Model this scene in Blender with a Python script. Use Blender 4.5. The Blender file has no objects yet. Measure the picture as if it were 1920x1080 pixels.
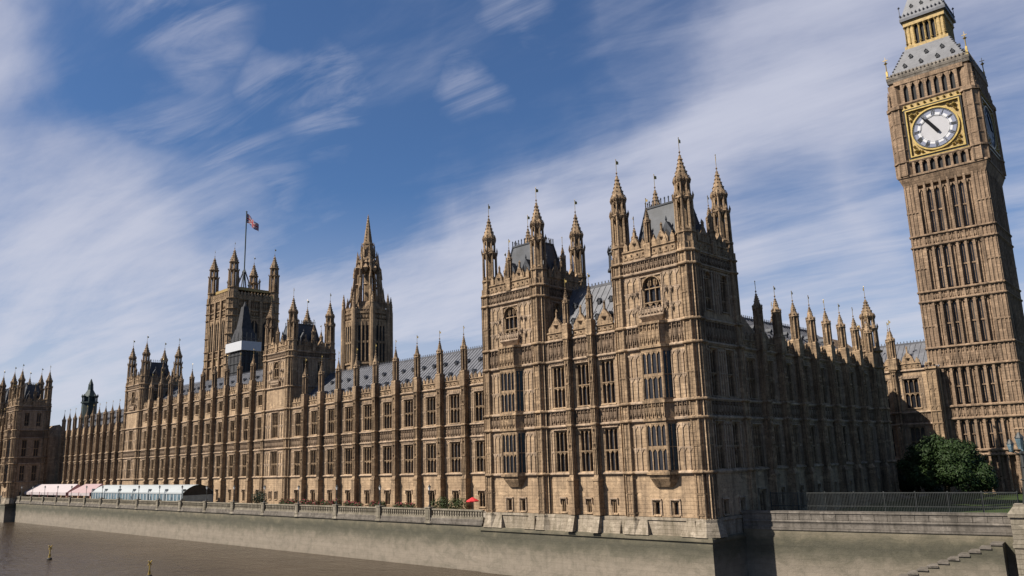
import bpy, math, random
from mathutils import Matrix, Vector
random.seed(7)
SC = bpy.context.scene
COL = SC.collection
R = math.radians

# ------------------------------------------------------------------ camera
CAM = (-75.04, -45.97, 6.44)
def cam_axes(yaw, pitch, roll):
    y, p, r = R(yaw), R(pitch), R(roll)
    f = Vector((math.sin(y)*math.cos(p), math.cos(y)*math.cos(p), math.sin(p)))
    a = f.cross(Vector((0, 0, 1))).normalized()
    b = a.cross(f)
    return a*math.cos(r)+b*math.sin(r), -a*math.sin(r)+b*math.cos(r), f
_r, _u, _f = cam_axes(45.497, 12.168, -1.784)
cd = bpy.data.cameras.new('camera')
cam = bpy.data.objects.new('camera', cd)
COL.objects.link(cam)
cam.matrix_world = Matrix(((_r.x, _u.x, -_f.x, CAM[0]), (_r.y, _u.y, -_f.y, CAM[1]), (_r.z, _u.z, -_f.z, CAM[2]), (0, 0, 0, 1)))
cd.sensor_width = 36.0
cd.lens = 1504.2/1920*36
cd.clip_start = 0.5
cd.clip_end = 9000
SC.camera = cam
SC.view_settings.view_transform = 'Standard'
SC.view_settings.look = 'None'
SC.view_settings.exposure = 0.95
SC.view_settings.gamma = 1.0

# ------------------------------------------------------------------ sun and sky
SUN_AZ, SUN_EL = R(27.0), R(44.0)          # azimuth measured from the east front towards the south
to_sun = Vector((-math.cos(SUN_AZ)*math.cos(SUN_EL), math.sin(SUN_AZ)*math.cos(SUN_EL), math.sin(SUN_EL)))
sd = bpy.data.lights.new('sun', 'SUN')
sd.energy = 5.0
sd.angle = R(0.5)
sd.color = (1.0, 0.93, 0.82)
so = bpy.data.objects.new('sun', sd)
COL.objects.link(so)
so.rotation_euler = to_sun.to_track_quat('Z', 'Y').to_euler()

def make_world():
    w = bpy.data.worlds.new('World')
    SC.world = w
    w.use_nodes = True
    nt = w.node_tree
    N, L = nt.nodes, nt.links
    bg = N['Background']
    bg.inputs['Strength'].default_value = 0.0505
    sky = N.new('ShaderNodeTexSky')
    sky.sky_type = 'NISHITA'
    sky.sun_disc = False
    sky.sun_elevation = SUN_EL
    sky.sun_rotation = math.atan2(to_sun.x, to_sun.y)
    sky.air_density = 1.0
    sky.dust_density = 0.6
    sky.ozone_density = 1.6
    tc = N.new('ShaderNodeTexCoord')
    D = tc.outputs['Generated']
    def math_(op, a, b=None, clamp=False):
        m = N.new('ShaderNodeMath'); m.operation = op; m.use_clamp = clamp
        for i, x in enumerate((a, b)):
            if x is None: continue
            if isinstance(x, (int, float)): m.inputs[i].default_value = x
            else: L.new(x, m.inputs[i])
        return m.outputs[0]
    sep = N.new('ShaderNodeSeparateXYZ'); L.new(D, sep.inputs[0])
    zz = math_('ADD', math_('MAXIMUM', sep.outputs[2], 0.0), 0.16)
    cmb = N.new('ShaderNodeCombineXYZ')
    L.new(math_('DIVIDE', sep.outputs[0], zz), cmb.inputs[0])
    L.new(math_('DIVIDE', sep.outputs[1], zz), cmb.inputs[1])
    wn = N.new('ShaderNodeTexNoise'); wn.inputs['Scale'].default_value = 5.0; wn.inputs['Detail'].default_value = 6; L.new(D, wn.inputs[0])
    ws = N.new('ShaderNodeVectorMath'); ws.operation = 'SUBTRACT'; L.new(wn.outputs['Color'], ws.inputs[0]); ws.inputs[1].default_value = (.5, .5, .5)
    wm = N.new('ShaderNodeVectorMath'); wm.operation = 'MULTIPLY_ADD'; L.new(ws.outputs[0], wm.inputs[0]); wm.inputs[1].default_value = (.22, .22, .18); L.new(D, wm.inputs[2])
    wd = N.new('ShaderNodeVectorMath'); wd.operation = 'NORMALIZE'; L.new(wm.outputs[0], wd.inputs[0])
    DW = wd.outputs[0]
    def noise(heading, scale, sc, detail, rough, dist, off=(0, 0, 0)):
        """heading: compass direction the streaks run along (degrees from +Y towards +X)"""
        vr = N.new('ShaderNodeVectorRotate'); vr.rotation_type = 'Z_AXIS'; vr.inputs['Angle'].default_value = R(heading-90)
        L.new(cmb.outputs[0], vr.inputs['Vector'])
        mp = N.new('ShaderNodeMapping'); mp.inputs['Scale'].default_value = scale; mp.inputs['Location'].default_value = off
        L.new(vr.outputs[0], mp.inputs[0])
        n = N.new('ShaderNodeTexNoise'); n.inputs['Scale'].default_value = sc; n.inputs['Detail'].default_value = detail
        n.inputs['Roughness'].default_value = rough; n.inputs['Distortion'].default_value = dist
        L.new(mp.outputs[0], n.inputs[0])
        return n.outputs['Fac']
    def ramp(x, a, b, c=0.0, d=1.0):
        m = N.new('ShaderNodeMapRange'); m.interpolation_type = 'SMOOTHSTEP'
        m.inputs[1].default_value = a; m.inputs[2].default_value = b; m.inputs[3].default_value = c; m.inputs[4].default_value = d
        L.new(x, m.inputs[0]); return m.outputs[0]
    def blob(px, py, rad_in, rad_out):
        v = (_r*(px-960)/1504.2 - _u*(py-540)/1504.2 + _f).normalized()
        d = N.new('ShaderNodeVectorMath'); d.operation = 'DOT_PRODUCT'; L.new(DW, d.inputs[0]); d.inputs[1].default_value = v
        return ramp(d.outputs['Value'], math.cos(R(rad_out)), math.cos(R(rad_in)))
    n1 = noise(-6, (0.42, 1.7, 1), 1.5, 9, 0.6, 0.4)                 # long combed streaks
    n2 = noise(5, (.8, 1.2, 1), 0.85, 8, 0.58, 0.6, (3.1, 1.7, 0))       # soft patches
    n3 = noise(-20, (0.7, 2.4, 1), 2.8, 8, 0.62, 0.9, (0.4, 5.2, 0))     # fine wisps
    clear = None
    for b, k in ((blob(640, 130, 3, 15), 1.0), (blob(400, 250, 1, 9), .6), (blob(950, 100, 3, 13), 1.0), (blob(1060, 230, 1, 8), .55), (blob(330, 140, 3, 9), .85),
                 (blob(1180, 90, 1, 8), .62), (blob(760, 310, 1, 8), .6), (blob(1890, 260, 1, 9), .5), (blob(1480, 380, 1, 6), .3)):
        t = math_('MULTIPLY', b, k)
        clear = t if clear is None else math_('MAXIMUM', clear, t)
    dens = math_('ADD', math_('ADD', math_('MULTIPLY', n1, 1.0), math_('MULTIPLY', n2, 0.62)), math_('MULTIPLY', n3, 0.35))
    dens = math_('SUBTRACT', dens, math_('MULTIPLY', clear, 0.52))
    mask = ramp(dens, 0.46, 1.20, 0.02, 0.90)
    wisp = None
    for b in (blob(560, 185, .3, 4.2), blob(620, 180, .2, 3), blob(885, 185, .3, 3.2), blob(112, 246, .8, 2.2), blob(380, 40, 1, 6), blob(50, 150, 1, 5), blob(370, 310, 1, 7), blob(985, 15, .3, 3.6)):
        wisp = b if wisp is None else math_('MAXIMUM', wisp, b)
    mask = math_('MAXIMUM', mask, math_('MULTIPLY', math_('MULTIPLY', wisp, .85), ramp(math_('ADD', math_('MULTIPLY', n3, .7), math_('MULTIPLY', n2, .3)), 0.42, 0.66, 0.0, 0.58)))
    haze = ramp(sep.outputs[2], 0.0, 0.36, 0.82, 0.0)
    mask = math_('MAXIMUM', mask, haze)
    mask = math_('MULTIPLY', mask, ramp(sep.outputs[1], -.38, .12, .12, 1.0))      # clouds thinned in the unseen northern sky to keep north walls dark
    tint = N.new('ShaderNodeMix'); tint.data_type = 'RGBA'; tint.blend_type = 'MULTIPLY'; tint.inputs[0].default_value = 1.0
    L.new(sky.outputs[0], tint.inputs[6]); tint.inputs[7].default_value = (0.50, 0.74, 1.02, 1)
    cr = N.new('ShaderNodeValToRGB')
    cr.color_ramp.elements[0].position = 0.35; cr.color_ramp.elements[0].color = (4.0, 4.3, 5.8, 1)
    cr.color_ramp.elements[1].position = 0.72; cr.color_ramp.elements[1].color = (6.7, 6.9, 8.0, 1)
    L.new(math_('ADD', math_('MULTIPLY', n1, .5), math_('MULTIPLY', n2, .5)), cr.inputs[0])
    mx = N.new('ShaderNodeMix'); mx.data_type = 'RGBA'
    hz = N.new('ShaderNodeMix'); hz.data_type = 'RGBA'; L.new(ramp(sep.outputs[2], 0.03, 0.46, 0.95, 0.0), hz.inputs[0]); L.new(cr.outputs[0], hz.inputs[6]); hz.inputs[7].default_value = (6.6, 6.8, 7.8, 1)
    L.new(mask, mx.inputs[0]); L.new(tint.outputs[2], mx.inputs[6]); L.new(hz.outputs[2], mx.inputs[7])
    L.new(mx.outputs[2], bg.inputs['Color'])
make_world()

# ------------------------------------------------------------------ materials
def new_mat(name):
    m = bpy.data.materials.new(name); m.use_nodes = True
    return m, m.node_tree.nodes, m.node_tree.links, m.node_tree.nodes['Principled BSDF']
def mapped(N, L, scale, coord='pos'):
    if coord == 'pos':
        g = N.new('ShaderNodeNewGeometry'); src = g.outputs['Position']
    else:
        g = N.new('ShaderNodeTexCoord'); src = g.outputs['Object']
    mp = N.new('ShaderNodeMapping'); mp.inputs['Scale'].default_value = scale
    L.new(src, mp.inputs[0]); return mp.outputs[0]
def noise_(N, L, scale, sc=1.0, detail=5, rough=.6, dist=0.0, coord='pos'):
    n = N.new('ShaderNodeTexNoise'); n.inputs['Scale'].default_value = sc; n.inputs['Detail'].default_value = detail
    n.inputs['Roughness'].default_value = rough; n.inputs['Distortion'].default_value = dist
    L.new(mapped(N, L, scale, coord), n.inputs[0]); return n.outputs['Fac']
def rng(N, L, x, a, b, c=0., d=1.):
    m = N.new('ShaderNodeMapRange'); m.inputs[1].default_value = a; m.inputs[2].default_value = b
    m.inputs[3].default_value = c; m.inputs[4].default_value = d; L.new(x, m.inputs[0]); return m.outputs[0]
def mixc(N, L, fac, a, b, mode='MIX'):
    m = N.new('ShaderNodeMix'); m.data_type = 'RGBA'; m.blend_type = mode
    if isinstance(fac, float): m.inputs[0].default_value = fac
    else: L.new(fac, m.inputs[0])
    for i, x in ((6, a), (7, b)):
        if isinstance(x, tuple): m.inputs[i].default_value = x+(1,)
        else: L.new(x, m.inputs[i])
    return m.outputs[2]
def bump_(N, L, bs, h, strength, dist=.05):
    b = N.new('ShaderNodeBump'); b.inputs['Strength'].default_value = strength; b.inputs['Distance'].default_value = dist
    L.new(h, b.inputs['Height']); L.new(b.outputs[0], bs.inputs['Normal'])

ALB = .83
def dim(c): return tuple(x*ALB for x in c)
def stone(name, light, mid, soot, soot_amt=.6, course=.42):
    light, mid, soot = dim(light), dim(mid), dim(soot)
    m, N, L, bs = new_mat(name)
    big = noise_(N, L, (.22, .22, .3), 1, 6, .65)
    blk = N.new('ShaderNodeTexVoronoi'); blk.inputs['Scale'].default_value = 1.0
    L.new(mapped(N, L, (1.3, 1.3, 2.4)), blk.inputs['Vector'])
    sp = N.new('ShaderNodeSeparateColor'); L.new(blk.outputs['Color'], sp.inputs[0])
    streak = noise_(N, L, (1.6, 1.6, .13), 1, 6, .7, .3)
    fine = noise_(N, L, (4.5, 4.5, 4.5), 1, 5, .7)
    c = mixc(N, L, rng(N, L, big, .34, .66), mid, light)
    c = mixc(N, L, rng(N, L, sp.outputs[0], .0, 1., .0, .42), c, tuple(x*.62 for x in mid))
    c = mixc(N, L, rng(N, L, sp.outputs[1], .90, .93, 0, .55), c, tuple(min(.6, x*1.22) for x in light))
    c = mixc(N, L, rng(N, L, streak, .46, .70, 0, soot_amt), c, soot)
    c = mixc(N, L, rng(N, L, fine, .50, .74, 0, soot_amt*.85), c, soot)
    L.new(c, bs.inputs['Base Color'])
    bs.inputs['Roughness'].default_value = .9
    bs.inputs['Specular IOR Level'].default_value = .15
    pz = N.new('ShaderNodeSeparateXYZ'); g = N.new('ShaderNodeNewGeometry'); L.new(g.outputs['Position'], pz.inputs[0])
    fr = N.new('ShaderNodeMath'); fr.operation = 'FRACT'
    dv = N.new('ShaderNodeMath'); dv.operation = 'DIVIDE'; dv.inputs[1].default_value = course
    L.new(pz.outputs[2], dv.inputs[0]); L.new(dv.outputs[0], fr.inputs[0])
    ln = rng(N, L, fr.outputs[0], .0, .08)
    ad = N.new('ShaderNodeMath'); ad.operation = 'ADD'; L.new(ln, ad.inputs[0]); L.new(fine, ad.inputs[1])
    bump_(N, L, bs, ad.outputs[0], .6, .05)
    return m
M = {}
M['stone'] = stone('honey_limestone', (.41, .287, .178), (.245, .168, .106), (.028, .023, .019), .94)
M['trim'] = stone('pale_string_stone', (.46, .342, .243), (.32, .232, .162), (.042, .034, .028), .72)
M['stone_base'] = stone('plain_limestone', (.46, .328, .208), (.325, .227, .145), (.052, .040, .032), .74)
M['stone_dark'] = stone('weathered_limestone', (.255, .180, .122), (.175, .123, .085), (.04, .031, .024), .75)
M['stone_tower'] = stone('tower_limestone', (.345, .240, .160), (.23, .158, .106), (.04, .03, .023), .82)
M['stone_pale'] = stone('washed_granite', (.35, .295, .23), (.25, .205, .155), (.08, .068, .042), .78)
M['rail'] = stone('stained_balustrade', (.27, .235, .185), (.20, .172, .132), (.075, .068, .045), .7)
M['stone_grey'] = stone('granite_coping', (.20, .175, .15), (.135, .118, .10), (.045, .04, .033), .75)

def river_wall_mat():
    m, N, L, bs = new_mat('tidal_granite')
    g = N.new('ShaderNodeNewGeometry'); s = N.new('ShaderNodeSeparateXYZ'); L.new(g.outputs['Position'], s.inputs[0])
    wav = noise_(N, L, (.42, .42, .6), 1, 7, .72, .4)
    st = noise_(N, L, (.9, .9, .16), 1, 7, .72, .4)
    hz = noise_(N, L, (.10, .10, 1.6), 1, 5, .6)
    ad = N.new('ShaderNodeMath'); ad.operation = 'MULTIPLY_ADD'; L.new(wav, ad.inputs[0]); ad.inputs[1].default_value = 3.4; L.new(s.outputs[2], ad.inputs[2])
    r = N.new('ShaderNodeValToRGB'); e = r.color_ramp.elements
    L.new(rng(N, L, ad.outputs[0], -6.6, 1.0), r.inputs[0])
    e[0].position = 0; e[0].color = (.13, .105, .075, 1)
    e[1].position = 1; e[1].color = (.17, .145, .10, 1)
    for p_, c_ in ((.08, (.165, .136, .104)), (.34, (.180, .149, .114)), (.47, (.142, .118, .087)), (.60, (.070, .062, .040)), (.70, (.038, .035, .020)), (.78, (.068, .060, .036)), (.87, (.125, .104, .068))):
        x = e.new(p_); x.color = c_+(1,)
    c = mixc(N, L, rng(N, L, st, .5, .75, 0, .35), r.outputs[0], (.07, .06, .04))
    c = mixc(N, L, rng(N, L, hz, .52, .75, 0, .4), c, (.10, .085, .06))
    bk = N.new('ShaderNodeTexBrick'); cb = N.new('ShaderNodeCombineXYZ')
    L.new(s.outputs[1], cb.inputs[0]); L.new(s.outputs[2], cb.inputs[1]); L.new(cb.outputs[0], bk.inputs['Vector'])
    bk.inputs['Scale'].default_value = 1.0; bk.inputs['Brick Width'].default_value = 1.7; bk.inputs['Row Height'].default_value = .62; bk.inputs['Mortar Size'].default_value = .022
    bk.inputs['Color1'].default_value = (.78, .78, .78, 1); bk.inputs['Color2'].default_value = (1, 1, 1, 1); bk.inputs['Mortar'].default_value = (.45, .45, .45, 1)
    blot = noise_(N, L, (.55, .55, .8), 1, 8, .75, .6)
    c = mixc(N, L, rng(N, L, blot, .47, .72, 0, .62), c, (.055, .05, .032))
    c = mixc(N, L, .42, c, bk.outputs['Color'], 'MULTIPLY')
    L.new(c, bs.inputs['Base Color']); bs.inputs['Roughness'].default_value = .75
    fine = noise_(N, L, (3, 3, 4), 1, 6, .7)
    bump_(N, L, bs, fine, .5, .06)
    return m
M['tidal'] = river_wall_mat()

def simple(name, col, rough=.6, metal=0., var=.25, sc=1.5, spec=.4):
    col = dim(col)
    m, N, L, bs = new_mat(name)
    n = noise_(N, L, (sc, sc, sc), 1, 5, .65)
    L.new(mixc(N, L, rng(N, L, n, .3, .7), tuple(x*(1-var) for x in col), tuple(min(1, x*(1+var)) for x in col)), bs.inputs['Base Color'])
    bs.inputs['Roughness'].default_value = rough; bs.inputs['Metallic'].default_value = metal; bs.inputs['Specular IOR Level'].default_value = spec
    return m
M['gold'] = simple('gilding', (.33, .235, .075), .38, .55, .35, 3)
M['goldstone'] = simple('gilded_stone', (.30, .205, .075), .6, .15, .45, 2.2)
M['dark_iron'] = simple('dark_ironwork', (.035, .037, .036), .5, .2)
M['black'] = simple('black_void', (.012, .012, .014), .8, 0, .2)
M['net'] = simple('scaffold_netting', (.030, .030, .034), .85, 0, .5, .8)
M['sheet'] = simple('white_sheeting', (.42, .43, .455), .7, 0, .06, .8)
M['dial'] = simple('opal_glass', (.40, .395, .415), .8, 0, .05, 1, .1)
M['dial_white'] = simple('opal_glass_bright', (.55, .55, .575), .8, 0, .03, 1, .1)
M['dial_blue'] = simple('numeral_ring_glass', (.20, .215, .28), .8, 0, .1, 3, .1)
M['pink'] = simple('pink_canvas', (.31, .215, .22), .8, 0, .08, .5)
M['palepink'] = simple('pale_pink_canvas', (.36, .31, .315), .8, 0, .06, .5)
M['maroon'] = simple('maroon_canvas', (.16, .055, .06), .8, 0, .12, .8)
M['canvas'] = simple('pale_canvas', (.30, .32, .33), .75, 0, .06, .5)
M['tent_frame'] = simple('grey_tent_frame', (.24, .28, .30), .5, .3)
M['tent_glass'] = simple('tent_side_glass', (.10, .15, .18), .15, 0, .5, .7, .6)
M['yellow'] = simple('yellow_paint', (.36, .235, .03), .5, 0, .2, 3)
M['red'] = simple('red_canvas', (.50, .025, .03), .7, 0, .1)
M['flower'] = simple('crimson_flowers', (.30, .02, .05), .7, 0, .5, 6)
M['blue_flag'] = simple('flag_blue', (.02, .03, .16), .7, 0, .1)
M['white_flag'] = simple('flag_white', (.40, .40, .42), .7, 0, .05)
M['red_flag'] = simple('flag_red', (.33, .02, .035), .7, 0, .05)
M['hand'] = simple('blackened_metal', (.012, .012, .014), .9, 0, .1, 1, .05)
M['timber'] = simple('dark_timber_and_tent_shade', (.03, .026, .022), .8, 0, .3)
M['green_copper'] = simple('dark_green_copper', (.022, .036, .034), .6, .2, .35, 1.2)
M['lamp_glass'] = simple('lamp_glass', (.65, .66, .66), .2, 0, .05)
M['grass'] = simple('lawn', (.035, .054, .014), .9, 0, .45, .9, .1)
M['ground'] = simple('inland_ground', (.14, .13, .11), .9, 0, .3, .3, .1)
M['paving'] = simple('terrace_paving', (.27, .24, .20), .9, 0, .25, 1.2, .1)
M['bark'] = simple('bark', (.06, .045, .03), .9, 0, .4, 3, .1)
M['blind'] = simple('pale_blind', (.42, .38, .32), .8, 0, .1)

def leaf_mat(name, a, b):
    a, b = dim(a), dim(b)
    m, N, L, bs = new_mat(name)
    n = noise_(N, L, (1.3, 1.3, 1.3), 1, 4, .6)
    f = noise_(N, L, (7, 7, 7), 1, 3, .6)
    c = mixc(N, L, rng(N, L, n, .35, .65), a, b)
    c = mixc(N, L, rng(N, L, f, .45, .7, 0, .5), c, tuple(x*.5 for x in a))
    L.new(c, bs.inputs['Base Color']); bs.inputs['Roughness'].default_value = .65; bs.inputs['Specular IOR Level'].default_value = .2
    return m
M['leaf'] = leaf_mat('tree_leaves', (.012, .028, .006), (.026, .046, .010))
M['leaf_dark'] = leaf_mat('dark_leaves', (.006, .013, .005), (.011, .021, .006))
M['hedge'] = leaf_mat('hedge_leaves', (.022, .038, .010), (.045, .058, .016))

def roof_mat(name, a, b, rows=.55):
    a, b = dim(a), dim(b)
    m, N, L, bs = new_mat(name)
    n = noise_(N, L, (.5, .5, .6), 1, 6, .65)
    st = noise_(N, L, (2.2, 2.2, .25), 1, 5, .7)
    c = mixc(N, L, rng(N, L, n, .35, .65), a, b)
    c = mixc(N, L, rng(N, L, st, .52, .75, 0, .6), c, tuple(x*.45 for x in a))
    L.new(c, bs.inputs['Base Color']); bs.inputs['Roughness'].default_value = .55; bs.inputs['Specular IOR Level'].default_value = .4
    pz = N.new('ShaderNodeSeparateXYZ'); g = N.new('ShaderNodeNewGeometry'); L.new(g.outputs['Position'], pz.inputs[0])
    dv = N.new('ShaderNodeMath'); dv.operation = 'DIVIDE'; dv.inputs[1].default_value = rows; L.new(pz.outputs[2], dv.inputs[0])
    fr = N.new('ShaderNodeMath'); fr.operation = 'FRACT'; L.new(dv.outputs[0], fr.inputs[0])
    bump_(N, L, bs, fr.outputs[0], .6, .08)
    return m
M['roof'] = roof_mat('cast_iron_tiles', (.068, .070, .083), (.118, .121, .136))
M['roof_dark'] = roof_mat('dark_iron_roof', (.028, .031, .038), (.062, .067, .08))

def glass_mat():
    m, N, L, bs = new_mat('leaded_glass')
    oi = N.new('ShaderNodeObjectInfo')
    r = N.new('ShaderNodeValToRGB'); e = r.color_ramp.elements
    e[0].position = 0; e[0].color = (.008, .009, .012, 1); e[1].position = 1; e[1].color = (.032, .028, .026, 1)
    x = e.new(.6); x.color = (.022, .022, .026, 1); x = e.new(.86); x.color = (.03, .027, .025, 1); x = e.new(.9); x.color = (.085, .075, .062, 1)
    L.new(oi.outputs['Random'], r.inputs[0])
    n = noise_(N, L, (1.4, 1.4, 1.4), 1, 3, .6)
    L.new(mixc(N, L, rng(N, L, n, .4, .7, 0, .5), r.outputs[0], (.008, .009, .012)), bs.inputs['Base Color'])
    bs.inputs['Roughness'].default_value = .18
    bs.inputs['Specular IOR Level'].default_value = .36
    n2 = noise_(N, L, (2.2, 2.2, 2.2), 1, 3, .5)
    bump_(N, L, bs, n2, .25, .08)
    return m
M['glass'] = glass_mat()

def water_mat():
    m, N, L, bs = new_mat('river_water')
    n = noise_(N, L, (.06, .02, 1), 1, 5, .6)
    L.new(mixc(N, L, rng(N, L, n, .35, .65), (.030, .0205, .0125), (.045, .0315, .0195)), bs.inputs['Base Color'])
    bs.inputs['Roughness'].default_value = .16; bs.inputs['IOR'].default_value = 1.33
    bs.inputs['Specular IOR Level'].default_value = .34
    a = noise_(N, L, (.9, .35, 1), 1, 6, .65, .4)
    b = noise_(N, L, (.16, .07, 1), 1, 4, .6, .3)
    ad = N.new('ShaderNodeMath'); ad.operation = 'MULTIPLY_ADD'; L.new(b, ad.inputs[0]); ad.inputs[1].default_value = 1.6; L.new(a, ad.inputs[2])
    bump_(N, L, bs, ad.outputs[0], 1.0, .35)
    return m
M['water'] = water_mat()

# ------------------------------------------------------------------ mesh builder and objects
class MB:
    def __init__(s): s.v = []; s.f = []; s.mi = []; s.m = 0
    def add(s, vs, fs):
        o = len(s.v); s.v += [tuple(p) for p in vs]; s.f += [tuple(i+o for i in f) for f in fs]; s.mi += [s.m]*len(fs)
    def box(s, x0, x1, y0, y1, z0, z1):
        s.add([(x0, y0, z0), (x1, y0, z0), (x1, y1, z0), (x0, y1, z0), (x0, y0, z1), (x1, y0, z1), (x1, y1, z1), (x0, y1, z1)],
              [(3, 2, 1, 0), (4, 5, 6, 7), (0, 1, 5, 4), (1, 2, 6, 5), (2, 3, 7, 6), (3, 0, 4, 7)])
    def frus(s, x0, x1, y0, y1, z0, X0, X1, Y0, Y1, z1):
        s.add([(x0, y0, z0), (x1, y0, z0), (x1, y1, z0), (x0, y1, z0), (X0, Y0, z1), (X1, Y0, z1), (X1, Y1, z1), (X0, Y1, z1)],
              [(3, 2, 1, 0), (4, 5, 6, 7), (0, 1, 5, 4), (1, 2, 6, 5), (2, 3, 7, 6), (3, 0, 4, 7)])
    def ngon(s, cx, cy, r0, r1, z0, z1, n=8, rot=None, caps=True):
        rot = math.pi/n if rot is None else rot
        a = [rot+2*math.pi*i/n for i in range(n)]
        vs = [(cx+r0*math.cos(t), cy+r0*math.sin(t), z0) for t in a]+[(cx+r1*math.cos(t), cy+r1*math.sin(t), z1) for t in a]
        fs = [(i, (i+1) % n, n+(i+1) % n, n+i) for i in range(n)]
        if caps: fs += [tuple(range(n-1, -1, -1)), tuple(range(n, 2*n))]
        s.add(vs, fs)
    def prism(s, pts, z0, z1):
        n = len(pts)
        s.add([(x, y, z0) for x, y in pts]+[(x, y, z1) for x, y in pts],
              [(i, (i+1) % n, n+(i+1) % n, n+i) for i in range(n)]+[tuple(range(n-1, -1, -1)), tuple(range(n, 2*n))])
    def uz(s, pts, v0, v1):           # polygon in the facade plane, extruded in depth
        n = len(pts)
        s.add([(u, v0, z) for u, z in pts]+[(u, v1, z) for u, z in pts],
              [(i, (i+1) % n, n+(i+1) % n, n+i) for i in range(n)]+[tuple(range(n)), tuple(range(2*n-1, n-1, -1))])
    def octa(s, x, y, z, r, h=None):
        h = h or r
        s.add([(x+r, y, z), (x, y+r, z), (x-r, y, z), (x, y-r, z), (x, y, z+h), (x, y, z-h)],
              [(0, 1, 4), (1, 2, 4), (2, 3, 4), (3, 0, 4), (1, 0, 5), (2, 1, 5), (3, 2, 5), (0, 3, 5)])
    def quad(s, a, b, c, d): s.add([a, b, c, d], [(0, 1, 2, 3)])
    def rod(s, a, b, r, n=6):
        a, b = Vector(a), Vector(b); d = (b-a).normalized()
        p = d.orthogonal().normalized(); q = d.cross(p)
        vs = [a+(p*math.cos(2*math.pi*i/n)+q*math.sin(2*math.pi*i/n))*r for i in range(n)]
        vs += [w+(b-a) for w in vs]
        s.add(vs, [(i, (i+1) % n, n+(i+1) % n, n+i) for i in range(n)]+[tuple(range(n)), tuple(range(2*n-1, n-1, -1))])
    def mesh(s, name, mats):
        me = bpy.data.meshes.new(name); me.from_pydata(s.v, [], s.f)
        for m in (mats if isinstance(mats, (list, tuple)) else [mats]): me.materials.append(M[m])
        if any(s.mi): me.polygons.foreach_set('material_index', s.mi)
        me.update(); return me

def link(name, data, parent=None, loc=(0, 0, 0), rz=0.0):
    o = bpy.data.objects.new(name, data); COL.objects.link(o)
    if parent is not None: o.parent = parent
    o.location = loc; o.rotation_euler = (0, 0, rz)
    return o
def part(name, mb, mat, parent, loc=(0, 0, 0), rz=0.0):
    return link(name, mb.mesh(name, mat) if isinstance(mb, MB) else mb, parent, loc, rz)
def tag(o, label, cat, group=None):
    o['label'] = label; o['category'] = cat
    if group: o['group'] = group
    return o
def thing(name, label, cat, loc=(0, 0, 0), rz=0.0, group=None):
    return tag(link(name, None, None, loc, rz), label, cat, group)
def structure(name, mb, mat):
    o = part(name, mb, mat, None); o['kind'] = 'structure'; return o
def copy_tree(o, loc=None, parent=None, rz=None):
    c = o.copy(); COL.objects.link(c)
    c.parent = parent if parent is not None else o.parent
    if loc is not None: c.location = loc
    if rz is not None: c.rotation_euler = (0, 0, rz)
    for ch in list(o.children):
        copy_tree(ch, None, c)
    return c
EAST, NORTH, WEST, SOUTH = R(-90), 0.0, R(90), R(180)

# ------------------------------------------------------------------ gothic vocabulary (local axes: u right seen from outside, v inward, z up)
def facade(mb, u0, u1, z0, z1, ops, v=0.0, depth=.5):
    us = sorted({u0, u1, *[o[0] for o in ops], *[o[1] for o in ops]}); zs = sorted({z0, z1, *[o[2] for o in ops], *[o[3] for o in ops]})
    for a, b in zip(us, us[1:]):
        for c, d in zip(zs, zs[1:]):
            if any(o[0]-1e-6 <= a and b <= o[1]+1e-6 and o[2]-1e-6 <= c and d <= o[3]+1e-6 for o in ops): continue
            mb.quad((a, v, c), (b, v, c), (b, v, d), (a, v, d))
    for a, b, c, d in ops:
        w = v+depth
        mb.quad((a, v, c), (a, w, c), (a, w, d), (a, v, d)); mb.quad((b, w, c), (b, v, c), (b, v, d), (b, w, d))
        mb.quad((a, w, c), (a, v, c), (b, v, c), (b, w, c)); mb.quad((a, v, d), (a, w, d), (b, w, d), (b, v, d))
def string(mb, u0, u1, z, h=.26, p=.28, v=0.0):
    mb.box(u0, u1, v-p, v, z, z+h*.55); mb.frus(u0, u1, v-p, v, z+h*.55, u0, u1, v-.04, v, z+h)
    mb.box(u0, u1, v-p*.55, v, z-h*.45, z)
def ribs(mb, u0, u1, z0, z1, v=0.0, n=3, w=.09, p=.10, cross=2.4):
    if n > 1:
        for i in range(n):
            u = u0+(u1-u0)*i/(n-1); mb.box(u-w/2, u+w/2, v-p, v, z0, z1)
        k = max(1, round((z1-z0)/cross))
        for j in range(1, k+1):
            z = z0+(z1-z0)*j/k
            mb.box(u0, u1, v-p*.7, v, z-.14, z-.02)
            for i in range(n-1):
                a = u0+(u1-u0)*i/(n-1)+w/2; b = u0+(u1-u0)*(i+1)/(n-1)-w/2; m = (a+b)/2
                mb.uz([(a, z-.14), (a, z-.14-(b-a)*.7), (m, z-.14)], v-p*.6, v); mb.uz([(b, z-.14), (m, z-.14), (b, z-.14-(b-a)*.7)], v-p*.6, v)
def carved(mb, u0, u1, z0, z1, v=0.0, cell=.62, p=.14):
    n = max(1, round((u1-u0)/cell)); h = z1-z0
    for i in range(n+1):
        u = u0+(u1-u0)*i/n; mb.box(u-.05, u+.05, v-p, v, z0, z1)
    for i in range(n):
        u = u0+(u1-u0)*(i+.5)/n; w = (u1-u0)/n*.5
        mb.uz([(u-w*.62, z0+h*.42), (u, z0+h*.12), (u+w*.62, z0+h*.42), (u+w*.62, z0+h*.70), (u-w*.62, z0+h*.70)], v-p*.9, v)
        mb.octa(u, v-p*.5, z0+h*.84, w*.42, h*.12)
        for sgn in (-1, 1):
            mb.octa(u+sgn*w*.7, v-.03, z0+h*.2, w*.25, h*.1)
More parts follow.
